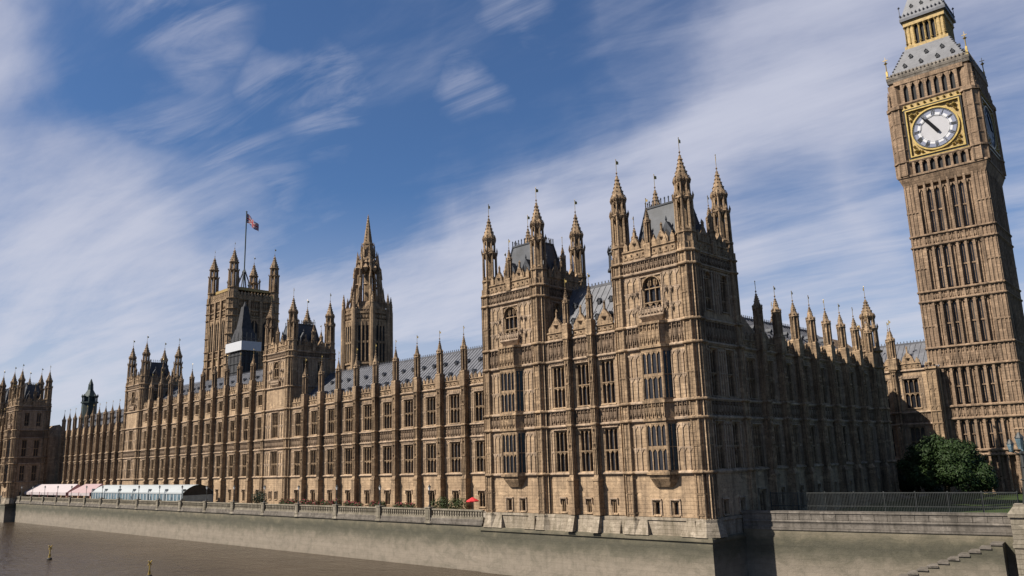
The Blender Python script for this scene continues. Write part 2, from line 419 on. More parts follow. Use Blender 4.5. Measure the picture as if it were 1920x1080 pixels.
def parapet(mb, u0, u1, z0, h, v=0.0, t=.35, pitch=1.0, gable=None):
    mb.box(u0, u1, v-.05, v+t, z0, z0+h*.55)
    string(mb, u0, u1, z0+h*.5, .16, .14, v-.05)
    n = max(2, round((u1-u0)/pitch)); w = (u1-u0)/n
    for i in range(n):
        c = u0+w*(i+.5)
        mb.uz([(c-w*.33, z0+h*.55), (c+w*.33, z0+h*.55), (c+w*.33, z0+h*.86), (c, z0+h*1.06), (c-w*.33, z0+h*.86)], v, v+t*.7)
        mb.octa(c, v+t*.3, z0+h*1.08, .1, .16)
        mb.box(c-w*.36, c+w*.36, v-.12, v-.05, z0+h*.12, z0+h*.2)
        mb.octa(c, v-.06, z0+h*.33, w*.22, h*.12)
    if gable:
        g0, g1, gh = gable; m = (g0+g1)/2
        mb.uz([(g0, z0+h*.55), (g1, z0+h*.55), (g1-.15*(g1-g0), z0+h*.55+gh*.5), (m, z0+h*.55+gh), (g0+.15*(g1-g0), z0+h*.55+gh*.5)], v-.12, v+t)
        mb.box(m-.1, m+.1, v-.02, v+.2, z0+h*.55+gh*.9, z0+h*.55+gh*1.35); mb.octa(m, v+.09, z0+h*.55+gh*1.35, .2, .35)
        for k in range(1, 4):
            for sgn in (-1, 1): mb.octa(m+sgn*(g1-g0)*.5*(1-k/4), v, z0+h*.55+gh*k/4*1.0, .12, .15)
        mb.octa(m, v-.14, z0+h*.55+gh*.45, (g1-g0)*.2, gh*.22)
_win = {}
def window_meshes(w, h, n, trans, arched=False, depth=.40, mw=.075):
    key = (round(w, 2), round(h, 2), n, tuple(trans), arched)
    if key in _win: return _win[key]
    mb = MB(); t = .13
    mb.box(-w/2, -w/2+t, .06, depth, 0, h); mb.box(w/2-t, w/2, .06, depth, 0, h); mb.box(-w/2+t, w/2-t, .06, depth, h-t, h)
    mb.frus(-w/2-.1, w/2+.1, -.16, depth, -.16, -w/2-.1, w/2+.1, -.02, depth, .03)
    for i in range(1, n):
        u = -w/2+w*i/n; mb.box(u-mw/2, u+mw/2, .10, depth-.02, .03, h-t)
    for tr in trans: mb.box(-w/2+t, w/2-t, .08, depth-.03, h*tr-.06, h*tr+.06)
    lw = w/n
    tops = [h-t]+[h*tr-.08 for tr in trans]
    for zt in tops:
        ah = min(lw*.55, .4)
        for i in range(n):
            a = -w/2+lw*i+mw/2; b = a+lw-mw; m = (a+b)/2
            mb.uz([(a, zt), (a, zt-ah), (a+(m-a)*.35, zt-ah*.4), (m, zt)], .14, depth-.04)
            mb.uz([(b, zt), (m, zt), (b-(b-m)*.35, zt-ah*.4), (b, zt-ah)], .14, depth-.04)
    if arched:
        k = 8; ah = w*.55
        for sgn in (-1, 1):
            pts = [(sgn*w/2, h)]
            for i in range(k+1):
                x = i/k; pts.append((sgn*w/2*(1-x), h-ah+ah*math.sqrt(max(0, 1-(1-x)**2))*0.98))
            mb.uz(pts, -.02, depth-.01)
            for i in range(k):
                (a, za), (b, zb) = pts[1+i], pts[2+i]
                mb.uz([(a, za), (b, zb), (b*1.0, zb+.18), (a+sgn*.12, za+.12)], -.16, -.02)
        for i in range(n*2):
            u = -w/2+w*(i+.5)/(n*2); zc = h-ah*.75
            mb.box(u-.035, u+.035, .14, depth-.05, zc, h-.1)
        mb.box(-w/2, w/2, .12, depth-.04, h-ah-.06, h-ah+.06)
    me = mb.mesh('window', 'stone')
    p = MB(); p.box(-w/2+.02, w/2-.02, depth, depth+.05, .02, h-.02)
    _win[key] = (me, p.mesh('pane', 'glass')); return _win[key]
def window(parent, u, z0, w, h, n=3, trans=(.48,), arched=False, rz=0.0, org=(0, 0, 0), v=0.0):
    me, pm = window_meshes(w, h, n, trans, arched)
    c, s = math.cos(rz), math.sin(rz)
    o = link('window', me, parent, (org[0]+u*c-v*s, org[1]+u*s+v*c, org[2]+z0), rz)
    link('pane', pm, o)
    return o

def crocketed(mb, cx, cy, r, z0, z1, n=8, k=5, cr=.13):
    mb.ngon(cx, cy, r, r*.10, z0, z1, n)
    for j in range(1, k+1):
        t = j/(k+1); rr = r*(1-t*.9)
        for i in range(0, n, 1 if n < 6 else 2):
            a = math.pi/n+2*math.pi*i/n
            mb.octa(cx+rr*math.cos(a), cy+rr*math.sin(a), z0+(z1-z0)*t, cr*(1.1-.5*t), cr*1.2)
def finial(mb, cx, cy, z, s=1.0):
    mb.octa(cx, cy, z, .30*s, .20*s); mb.ngon(cx, cy, .09*s, .07*s, z, z+.55*s, 6); mb.octa(cx, cy, z+.6*s, .22*s, .26*s); mb.ngon(cx, cy, .06*s, .03*s, z+.7*s, z+1.15*s, 5)
_vane = {}
def vane_mesh(h):
    if h not in _vane:
        mb = MB(); mb.rod((0, 0, 0), (0, 0, h), .035, 5); mb.uz([(0, h*.55), (.42*h/1.6, h*.60), (.42*h/1.6, h*.86), (0, h*.92)], -.02, .02); mb.octa(0, 0, h, .08, .12)
        _vane[h] = mb.mesh('weather_vane', 'gold')
    return _vane[h]

def turret_meshes(r, z0, courses, zroof, ztip, open_lantern=False, mat='stone', flare=None):
    """octagonal corner turret: ribbed body, slotted lantern, crown and crocketed cap"""
    b = MB()
    b.ngon(0, 0, r*.94, r*.94, z0, zroof+.9)
    for i in range(8):
        a = math.pi/8+2*math.pi*i/8
        b.ngon(r*.95*math.cos(a), r*.95*math.sin(a), .13, .13, z0, zroof+.9, 5, a)
        m = a+math.pi/8; rr = r*.94*math.cos(math.pi/8)
        b.ngon(rr*math.cos(m), rr*math.sin(m), .06, .06, z0+.3, zroof+.9, 4, m)
    zc = [z0]+list(courses)+[zroof]
    for z in courses:
        b.ngon(0, 0, r*1.02, r*1.18, z-.14, z, 8); b.ngon(0, 0, r*1.18, r*1.18, z, z+.14, 8); b.ngon(0, 0, r*1.18, r*1.0, z+.14, z+.3, 8)
    for a_, b_ in zip(zc, zc[1:]):                     # blind panels between the courses
        k = max(1, round((b_-a_)/2.5))
        for j in range(1, k):
            z = a_+(b_-a_)*j/k; b.ngon(0, 0, r*.99, r*1.02, z-.09, z+.09, 8)
    if flare: b.ngon(0, 0, r*1.35, r*1.02, flare[0], flare[1], 8)
    H = ztip-zroof; rb_ = r; r = r*.9
    c = MB()
    z1 = zroof+.9+H*.10; z2 = zroof+H*.50; zc_ = zroof+H*.655; z4 = zroof+H*.93
    c.ngon(0, 0, r*.92, r*.92, zroof+.9, z1)
    for i in range(8):
        a = math.pi/8+2*math.pi*i/8; m = a+math.pi/8
        c.ngon(r*.93*math.cos(a), r*.93*math.sin(a), .11, .11, zroof+.9, z1, 4, a)
    c.ngon(0, 0, r*1.08, r*1.08, z1-.1, z1+.16)
    for i in range(8):
        a = math.pi/8+2*math.pi*i/8; m = a+math.pi/8
        c.ngon(r*.84*math.cos(a), r*.84*math.sin(a), r*.17, r*.15, z1+.1, z2, 5, a)
        q = r*.78
        c.octa(q*math.cos(m), q*math.sin(m), z2-.12, r*.26, .5)
        c.octa(q*math.cos(m), q*math.sin(m), z1+.3, r*.24, .4)
        c.octa(r*1.02*math.cos(a), r*1.02*math.sin(a), z2+.32, r*.14, .55)          # little pinnacles on the first cornice
        c.ngon(r*.68*math.cos(a), r*.68*math.sin(a), r*.15, r*.13, z2+.1, zc_, 4, a)
        q = r*.62
        c.octa(q*math.cos(m), q*math.sin(m), zc_-.1, r*.22, .38); c.octa(q*math.cos(m), q*math.sin(m), z2+.25, r*.2, .3)
        c.octa(r*.84*math.cos(a), r*.84*math.sin(a), zc_+.30, r*.15, .5)            # crown
        c.octa(r*.76*math.cos(m), r*.76*math.sin(m), zc_+.34, r*.14, .42)
    c.ngon(0, 0, r*.38, r*.36, z1, z2); c.ngon(0, 0, r*.32, r*.30, z2, zc_)
    c.ngon(0, 0, r*.86, r*1.06, z2-.16, z2+.02); c.ngon(0, 0, r*1.06, r*.92, z2+.02, z2+.18)
    c.ngon(0, 0, r*.70, r*.88, zc_-.1, zc_+.1)
    prof = ((.66, .80), (.71, .74), (.76, .58), (.81, .40), (.86, .26), (.93, .13))
    for (ta, ra), (tb, rb) in zip(prof, prof[1:]): c.ngon(0, 0, r*ra, r*rb, zroof+H*ta, zroof+H*tb)
    for t, rr in ((.72, .74), (.765, .58), (.81, .42), (.85, .30), (.89, .22)):
        for i in range(0, 8):
            a = math.pi/8+2*math.pi*i/8
            c.octa(r*rr*math.cos(a), r*rr*math.sin(a), zroof+H*t, r*.10, r*.13)
    finial(c, 0, 0, z4, (ztip-z4)/1.15)
    return b.mesh('turret', mat), c.mesh('turret_cap', mat)
def turret(parent, me, x, y, ztip, vane=1.4):
    o = link('turret', me[0], parent, (x, y, 0)); link('turret_cap', me[1], o)
    if vane: link('weather_vane', vane_mesh(vane), o, (0, 0, ztip-.05), random.uniform(-.5, .9))
    return o

def pinnacle_mesh(z0, ztip, r=.5, mat='stone'):
    mb = MB(); H = ztip-z0
    mb.box(-r*1.0, r*1.0, -r, r, z0, z0+H*.24)
    mb.ngon(0, 0, r*1.5, r*1.25, z0+H*.24, z0+H*.27, 4, math.pi/4)
    mb.ngon(0, 0, r*.80, r*.76, z0+H*.27, z0+H*.68, 8)
    for i in range(8):
        a = math.pi/8+math.pi/4*i; mb.ngon(r*.86*math.cos(a), r*.86*math.sin(a), r*.15, r*.15, z0+H*.27, z0+H*.66, 4, a)
        mb.octa(r*.95*math.cos(a), r*.95*math.sin(a), z0+H*.705, r*.2, H*.035)
    for i in range(4):
        a = math.pi/2*i
        mb.octa(r*.8*math.cos(a), r*.8*math.sin(a), z0+H*.28, r*.3, H*.05); mb.octa(r*.85*math.cos(a), r*.85*math.sin(a), z0+H*.655, r*.36, H*.05)
    mb.ngon(0, 0, r*.85, r*1.12, z0+H*.64, z0+H*.67, 8); mb.ngon(0, 0, r*1.12, r*.98, z0+H*.67, z0+H*.69, 8)
    mb.ngon(0, 0, r*.95, r*.62, z0+H*.69, z0+H*.76, 8)
    crocketed(mb, 0, 0, r*.62, z0+H*.76, z0+H*.93, 8, 4, .10)
    finial(mb, 0, 0, z0+H*.90, H*.10/1.15)
    return mb.mesh('pinnacle', mat)
def pinnacle(parent, me, x, y, ztip, vane=1.0, rz=0.0):
    o = link('pinnacle', me, parent, (x, y, 0), rz)
    if vane: link('weather_vane', vane_mesh(vane), o, (0, 0, ztip-.05), random.uniform(-.5, .9))
    return o
def buttress_mesh(z0, ztop, courses, w=1.02, p=1.5, setoff=4.05, mat='stone'):
    mb = MB(); q = p-.22
    mb.box(-w/2-.12, w/2+.12, -p-.12, .0, z0, z0+.7); mb.box(-w/2, w/2, -p, 0, z0+.7, setoff-.2)
    mb.frus(-w/2-.08, w/2+.08, -p-.08, 0, setoff-.2, -w/2-.08, w/2+.08, -p-.08, 0, setoff)
    mb.frus(-w/2, w/2, -p, 0, setoff, -w/2+.1, w/2-.1, -q, 0, setoff+.5)
    a = w/2-.1
    mb.box(-a, a, -q, 0, setoff+.5, ztop)
    for u in (-a+.06, 0, a-.06): mb.box(u-.06, u+.06, -q-.10, -q, setoff+.6, ztop)
    for v in (-q+.1, -q*.5): mb.box(-a-.08, a+.08, v-.06, v+.06, setoff+.6, ztop)
    for z in courses:
        mb.box(-a-.18, a+.18, -q-.22, 0, z, z+.15); mb.frus(-a-.18, a+.18, -q-.22, 0, z+.15, -a, a, -q, 0, z+.32); mb.box(-a-.10, a+.10, -q-.12, 0, z-.12, z)
    for za, zb in zip([setoff+.5]+list(courses), list(courses)+[ztop]):
        if zb-za > 3:                                   # canopied niche half way up each storey
            zm = za+(zb-za)*.52
            mb.box(-a-.04, a+.04, -q-.16, -q, zm-.1, zm+.06); mb.octa(0, -q-.05, zm+.55, .2, .55)
            mb.octa(0, -q-.05, zb-.5, .24, .5)
    return mb.mesh('buttress', mat)
def vent_mesh():
    mb = MB()
    mb.uz([(-.33, 0), (.33, 0), (.33, .5), (0, .85), (-.33, .5)], -.05, .9)
    mb.uz([(-.45, .45), (0, 1.0), (.45, .45), (.45, .55), (0, 1.12), (-.45, .55)], -.18, 1.0)
    mb.m = 1; mb.box(-.2, .2, -.07, -.04, .06, .5)
    return mb.mesh('dormer', ['roof_dark', 'black'])
VENT = vent_mesh()

# ------------------------------------------------------------------ the ranges of bays
def bay_range(root, L, edges, zs, storeys, base_win, top, pin_tip, wall_z0, proj, win_w, ridge_v, ridge_z, back_v, mats=('stone', 'roof'), rz=0.0, org=(0, 0, 0),
              gable=False, vents=True, pins=None, end_pins=(True, True), lights=3, bw=1.0):
    """a straight range: wall with real openings, windows, buttresses, pinnacles, parapet and roof.
    edges: buttress centres (u). storeys: (z0, z1, transom). zs: string heights. top: parapet base"""
    wall, trim, band, par = MB(), MB(), MB(), MB()
    ops = []; wins = []
    for a, b in zip(edges, edges[1:]):
        m = (a+b)/2
        for z0, z1, tr in storeys:
            ops.append((m-win_w/2, m+win_w/2, z0, z1)); wins.append((m, z0, win_w, z1-z0, tr))
            for s in (-1, 1):                             # blind tracery on the piers
                e0 = m+s*(win_w/2+.14); e1 = (b if s > 0 else a)-s*(bw/2+.12)
                if abs(e1-e0) > .3: ribs(trim, min(e0, e1), max(e0, e1), z0, z1, 0, 3 if abs(e1-e0) > .7 else 2)
            trim.box(m-win_w/2-.12, m+win_w/2+.12, -.16, 0, z1+.02, z1+.15)
            n = max(2, round((b-a-1.5)/.5))
            carved(trim, a+.75, b-.75, z1+.16, z1+.16+.38, 0, .5, .09)
        for w_, z0, z1, k in base_win:
            for q in range(k):
                c = m+(q-(k-1)/2)*2.2
                ops.append((c-w_/2, c+w_/2, z0, z1)); wins.append((c, z0, w_, z1-z0, None))
                trim.box(c-w_/2-.18, c+w_/2+.18, -.2, 0, z1+.06, z1+.22); trim.box(c-w_/2-.18, c-w_/2-.06, -.16, 0, z1-.5, z1+.06); trim.box(c+w_/2+.06, c+w_/2+.18, -.16, 0, z1-.5, z1+.06)
    facade(wall, 0, L, wall_z0, top, ops)
    wall.box(0, .3, .46, back_v, wall_z0, top); wall.box(L-.3, L, .46, back_v, wall_z0, top); wall.box(0, L, back_v, back_v+.3, wall_z0, top)
    for z in zs: string(trim, 0, L, z)
    for (za, zb) in BANDS(zs):
        bd = MB(); bd.box(edges[0], edges[-1], -.03, -.003, za+.3, zb-.1)
        for a, b in zip(edges, edges[1:]): carved(bd, a+.72, b-.72, za+.34, zb-.14, -.03)
        part('carved_band', bd, 'stone_dark', root, org, rz)
    for a, b in zip(edges, edges[1:]):
        parapet(par, a+.55, b-.55, top, 1.75, 0, .35, .95, gable=((a+b)/2-1.1, (a+b)/2+1.1, 2.0) if gable else None)
    part('wall', wall, 'stone_base', root, org, rz); part('string_course', trim, 'trim', root, org, rz)
    part('parapet', par, mats[0], root, org, rz)
    c, s = math.cos(rz), math.sin(rz)
    def W(u, v): return (org[0]+u*c-v*s, org[1]+u*s+v*c)
    bm = buttress_mesh(wall_z0, top, zs[1:], w=bw, p=proj, setoff=zs[0]-.55, mat=mats[0]); pm = pinnacle_mesh(top, pin_tip, .58 if bw > .9 else .45, mats[0])
    for i, e in enumerate(edges):
        if (i == 0 and not end_pins[0]) or (i == len(edges)-1 and not end_pins[1]): continue
        x, y = W(e, 0); link('buttress', bm, root, (x, y, org[2]), rz)
        x, y = W(e, -proj*.45); pinnacle(root, pm, x, y, pin_tip, .95, rz)
    for m, z0, w_, h, tr in wins:
        if tr is None: window(root, m, z0, w_, h, 2, (), False, rz, org)
        else: window(root, m, z0, w_, h, lights, (tr,) if tr else (), False, rz, org)
    rf = MB()
    e0 = .8
    rf.add([(0, e0, top+.1), (L, e0, top+.1), (L, ridge_v, ridge_z), (0, ridge_v, ridge_z), (0, back_v, top+.1), (L, back_v, top+.1)],
           [(0, 1, 2, 3), (3, 2, 5, 4), (0, 3, 4), (1, 5, 2), (0, 4, 5, 1)])
    rf.box(0, L, ridge_v-.12, ridge_v+.12, ridge_z-.1, ridge_z+.22)
    for i in range(1, int(L/.9)):
        u = L*i/int(L/.9); w_ = .03
        rf.add([(u-w_, e0, top+.13), (u+w_, e0, top+.13), (u+w_, ridge_v, ridge_z+.03), (u-w_, ridge_v, ridge_z+.03), (u-w_, e0, top+.22), (u+w_, e0, top+.22), (u+w_, ridge_v, ridge_z+.12), (u-w_, ridge_v, ridge_z+.12)], [(4, 5, 6, 7), (0, 4, 7, 3), (1, 2, 6, 5), (0, 1, 5, 4)])
    n = int(L/.55)
    for i in range(n): rf.box(L*i/n, L*i/n+.12, ridge_v-.05, ridge_v+.05, ridge_z+.2, ridge_z+.55)
    ro = part('roof', rf, mats[1], root, org, rz)
    if vents:
        cnt = 0
        for a, b in zip(edges, edges[1:]):
            for row, (t, du) in enumerate(((.30, (.28, .72)), (.62, (.5, 1.0)))):
                for d in du:
                    if cnt >= 96: continue
                    u = a+(b-a)*d
                    if u > L-.8: continue
                    vv = e0+(ridge_v-e0)*t; zz = top+.1+(ridge_z-top-.1)*t
                    dq = link('dormer', VENT, ro, (u, vv-.2, zz-.1)); dq.scale = (.72, .72, .72); cnt += 1
def BANDS(zs):
    return [(a, b) for a, b in zip(zs, zs[1:]) if 1.2 < b-a < 3.2]

# river-front string heights
S0, S1, S2, S3, S4 = 4.62, 10.35, 12.30, 18.45, 21.05

# ------------------------------------------------------------------ square towers with corner turrets
def tower_face(root, W, rz, org, oriel, top_z, stage, zs, z0=-0.0, two=False, plain=False, base=True, inset=.9, storeys=((4.95, 9.95), (12.75, 17.95))):
    wall, trim, band = MB(), MB(), MB()
    a, b = -W/2, W/2; e = W/2-inset-.55
    ops, wins = [], []
    cs = (-1.75, 1.75) if two else (0,)
    ww = 1.5 if two else 2.6
    if not plain:
        if base:
            for c in (-1.2, 1.2) if not two else (-1.75, 1.75): ops.append((c-.4, c+.4, .25, 1.75)); wins.append((c, .25, .8, 1.5, 1, (), False))
        for s0, s1 in storeys:
            if oriel: continue
            for c in cs: ops.append((c-ww/2, c+ww/2, s0, s1)); wins.append((c, s0, ww, s1-s0, 2 if two else 4, (.48,), False))
        for c in cs:
            w2 = 1.35 if two else 2.5
            ops.append((c-w2/2, c+w2/2, stage[0], stage[1])); wins.append((c, stage[0], w2, stage[1]-stage[0], 2 if two else 3, (.3,), True))
    facade(wall, a+.1, b-.1, z0, top_z, ops)
    for z in zs: string(trim, a+.5, b-.5, z, .3, .3)
    for c, zz, w_, h, n, tr, ar in wins:
        for s in (-1, 1):
            trim.box(c+s*(w_/2+.2)-.07, c+s*(w_/2+.2)+.07, -.14, 0, zz, zz+h)
        trim.box(c-w_/2-.25, c+w_/2+.25, -.18, 0, zz+h+.04, zz+h+.18)
        window(root, c, zz, w_, h, n, tr, ar, rz, org)
    zz = [4.9]+[z for z in zs if z > 5]
    if not two:
        for s in (-1, 1):
            u0, u1 = (2.05 if oriel else 1.7), e
            lo, hi = sorted((s*u0, s*u1))
            for s0, s1 in storeys: ribs(trim, lo, hi, s0, s1, 0, 4, .1, .12)
            lo, hi = sorted((s*1.65, s*u1)); ribs(trim, lo, hi, zs[-2]-5.6 if False else stage[0]-.9, stage[1]+.3, 0, 4, .1, .12, 1.9)
            for k in range(2): 
                trim.octa(s*2.0, -.2, stage[0]+.9+k*1.7, .2, .6); trim.octa(s*2.7, -.16, stage[0]+.3+k*2.1, .18, .5)
    else:
        for s0, s1 in storeys+((stage[0]-.4, stage[1]+.3),):
            ribs(trim, -.72, .72, s0, s1, 0, 4, .1, .12); ribs(trim, 2.7, max(2.9, e), s0, s1, 0, 3, .1, .12); ribs(trim, -max(2.9, e), -2.7, s0, s1, 0, 3, .1, .12)
    for za, zb in BANDS(zs):
        bd = MB(); bd.box(-e, e, -.03, -.003, za+.3, zb-.1); carved(bd, -e, e, za+.34, zb-.12, -.03, .6, .16); part('carved_band', bd, 'stone_dark', root, org, rz)
    if not two and not plain:                                       # balcony under the stage window
        trim.box(-1.7, 1.7, -.55, 0, stage[0]-.35, stage[0]-.15); carved(trim, -1.7, 1.7, stage[0]-.15, stage[0]+.75, -.42, .45, .13)
        trim.frus(-1.2, 1.2, -.1, 0, stage[0]-.9, -1.7, 1.7, -.55, 0, stage[0]-.35)
    part('wall', wall, 'stone_base', root, org, rz); part('string_course', trim, 'trim', root, org, rz)
    if oriel:
        o = MB(); P = [(-2.0, 0), (-1.35, -1.0), (1.35, -1.0), (2.0, 0)]
        for za, zb in ((S0, 4.98), (9.9, 12.72), (17.9, S4)): o.prism(P, za, zb)
        for za, zb in ((S0-.1, S0+.2), (S1-.1, S1+.2), (S2-.1, S2+.2), (S3-.1, S3+.2), (S4-.05, S4+.25)):
            o.prism([(x*1.1, y*1.16-.02) for x, y in P], za, zb)
        carved(o, -1.3, 1.3, S1+.25, S2-.12, -1.0, .55, .14); carved(o, -1.3, 1.3, S3+.25, S4-.1, -1.0, .55, .14)
        for za, zb in ((4.98, 9.9), (12.72, 17.9)):
            for x, y in P[1:3]: o.ngon(x, y+.08, .19, .19, za, zb, 8)
            for i in (1, 2, 3): o.box(-1.35+.675*i-.055, -1.35+.675*i+.055, -1.0, -.78, za, zb)
            h = zb-za
            o.box(-1.35, 1.35, -.98, -.78, za+h*.47, za+h*.53)
            for i in range(4):
                x0 = -1.35+.675*i+.055; x1 = x0+.565; xm = (x0+x1)/2
                for zt in (zb, za+h*.47): o.uz([(x0, zt), (x0, zt-.36), (xm, zt-.03), (xm, zt)], -.97, -.80); o.uz([(x1, zt), (xm, zt), (xm, zt-.03), (x1, zt-.36)], -.97, -.80)
            for s in (-1, 1):
                o.rod((s*1.66, -.5, za), (s*1.66, -.5, zb), .07, 4)
                o.rod((s*1.35, -.97, za+h*.5), (s*2.0, 0, za+h*.5), .08, 4)
        P2 = [(x*.62, 0 if y == 0 else -.30) for x, y in P]
        o.add([(x, y, S0-.1) for x, y in P]+[(x*.92, y*.85, S0-.55) for x, y in P]+[(x, y, S0-1.4) for x, y in P2],
              [(i, i+1, 4+i+1, 4+i) for i in range(3)]+[(4+i, 5+i, 9+i, 8+i) for i in range(3)]+[(8, 9, 10, 11)])
        oo = part('oriel_window', o, 'stone', root, org, rz)
        for za, zb in ((4.98, 9.9), (12.72, 17.9)):
            g = MB(); g.prism([(-1.9, .02), (-1.3, -.86), (1.3, -.86), (1.9, .02)], za, zb); part('pane', g, 'glass', oo)
def tower(root, x0, x1, y0, y1, top_z, par_h, tip, courses, stage, ori=True, base=True, z0=0.0, roof_h=5.2, r=1.25, flare=None, storeys=((4.95, 9.95), (12.75, 17.95)), foot=None):
    W, D = y1-y0, x1-x0; xc, yc = (x0+x1)/2, (y0+y1)/2
    tower_face(root, W, EAST, (x0+.35, yc, 0), ori, top_z, stage, courses, z0, base=base, storeys=storeys)
    tower_face(root, D, NORTH, (xc, y0+.35, 0), False, top_z, stage, courses, z0, two=True, base=base, storeys=storeys)
    tower_face(root, W, WEST, (x1-.35, yc, 0), False, top_z, stage, courses, z0, plain=True, base=base)
    tower_face(root, D, SOUTH, (xc, y1-.35, 0), False, top_z, stage, courses, z0, two=True, base=base, storeys=storeys)
    me = turret_meshes(r, z0 if foot is None else foot, courses, top_z, tip, flare=flare)
    for x in (x0+1.15, x1-1.15):
        for y in (y0+1.15, y1-1.15): turret(root, me, x, y, tip)
    par = MB()
    for (ln, rz, ox, oy) in ((W, EAST, x0+.35, yc), (D, NORTH, xc, y0+.35), (W, WEST, x1-.35, yc), (D, SOUTH, xc, y1-.35)):
        p = MB(); h = ln/2-2.0
        parapet(p, -h, -.35, top_z, par_h, -.1, .35, .95, gable=(-h*.72, -h*.30, par_h*.75)); parapet(p, .35, h, top_z, par_h, -.1, .35, .95, gable=(h*.30, h*.72, par_h*.75))
        part('parapet', p, 'stone', root, (ox, oy, 0), rz)
        pm = _pin_cache(top_z, top_z+par_h+4.0, .42)
        pinnacle(root, pm, ox, oy, top_z+par_h+4.0, .9, rz)
    rf = MB(); i0 = 2.1; i1 = 3.5; zb = top_z-.2; zt = top_z+par_h+roof_h-.5
    rf.frus(x0+i0, x1-i0, y0+i0, y1-i0, zb, x0+i1, x1-i1, y0+i1, y1-i1, zt)
    rf.box(x0+.5, x1-.5, y0+.5, y1-.5, zb-.35, zb-.02)
    for k in range(9):
        t = k/8
        for (xa, ya) in ((x0+i1+(x1-x0-2*i1)*t, y0+i1), (x0+i1+(x1-x0-2*i1)*t, y1-i1), (x0+i1, y0+i1+(y1-y0-2*i1)*t), (x1-i1, y0+i1+(y1-y0-2*i1)*t)):
            rf.box(xa-.05, xa+.05, ya-.05, ya+.05, zt, zt+.75); rf.octa(xa, ya, zt+.8, .13, .2)
    rf.box(x0+i1-.1, x1-i1+.1, y0+i1-.1, y1-i1+.1, zt-.05, zt+.16)
    for (xa, ya, xb, yb) in ((x0+i0, y0+i0, x0+i1, y0+i1), (x1-i0, y0+i0, x1-i1, y0+i1), (x0+i0, y1-i0, x0+i1, y1-i1), (x1-i0, y1-i0, x1-i1, y1-i1)):
        rf.rod((xa, ya, zb), (xb, yb, zt), .14, 5)
        for k in range(1, 7): rf.octa(xa+(xb-xa)*k/7, ya+(yb-ya)*k/7, zb+(zt-zb)*k/7, .22, .22)
    ro = part('roof', rf, 'roof_dark', root)
    dm = MB(); dm.uz([(-.7, 0), (.7, 0), (.7, 1.9), (0, 3.1), (-.7, 1.9)], -.2, 1.6); dm.octa(0, -.1, 3.3, .16, .5)
    dm.m = 1; dm.uz([(-.42, .3), (.42, .3), (.42, 1.6), (0, 2.2), (-.42, 1.6)], -.24, -.2)
    dmm = dm.mesh('dormer', ['roof_dark', 'black'])
    zd = top_z+par_h*.6
    link('dormer', dmm, ro, (x0+i0+.2, yc-1.4, zd), EAST); link('dormer', dmm, ro, (x0+i0+.2, yc+1.4, zd), EAST)
    link('dormer', dmm, ro, (xc-1.3, y0+i0+.2, zd), NORTH); link('dormer', dmm, ro, (xc+1.3, y0+i0+.2, zd), NORTH)
_pc = {}
def _pin_cache(a, b, r, mat='stone'):
    k = (round(a, 2), round(b, 2), r, mat)
    if k not in _pc: _pc[k] = pinnacle_mesh(a, b, r, mat)
    return _pc[k]

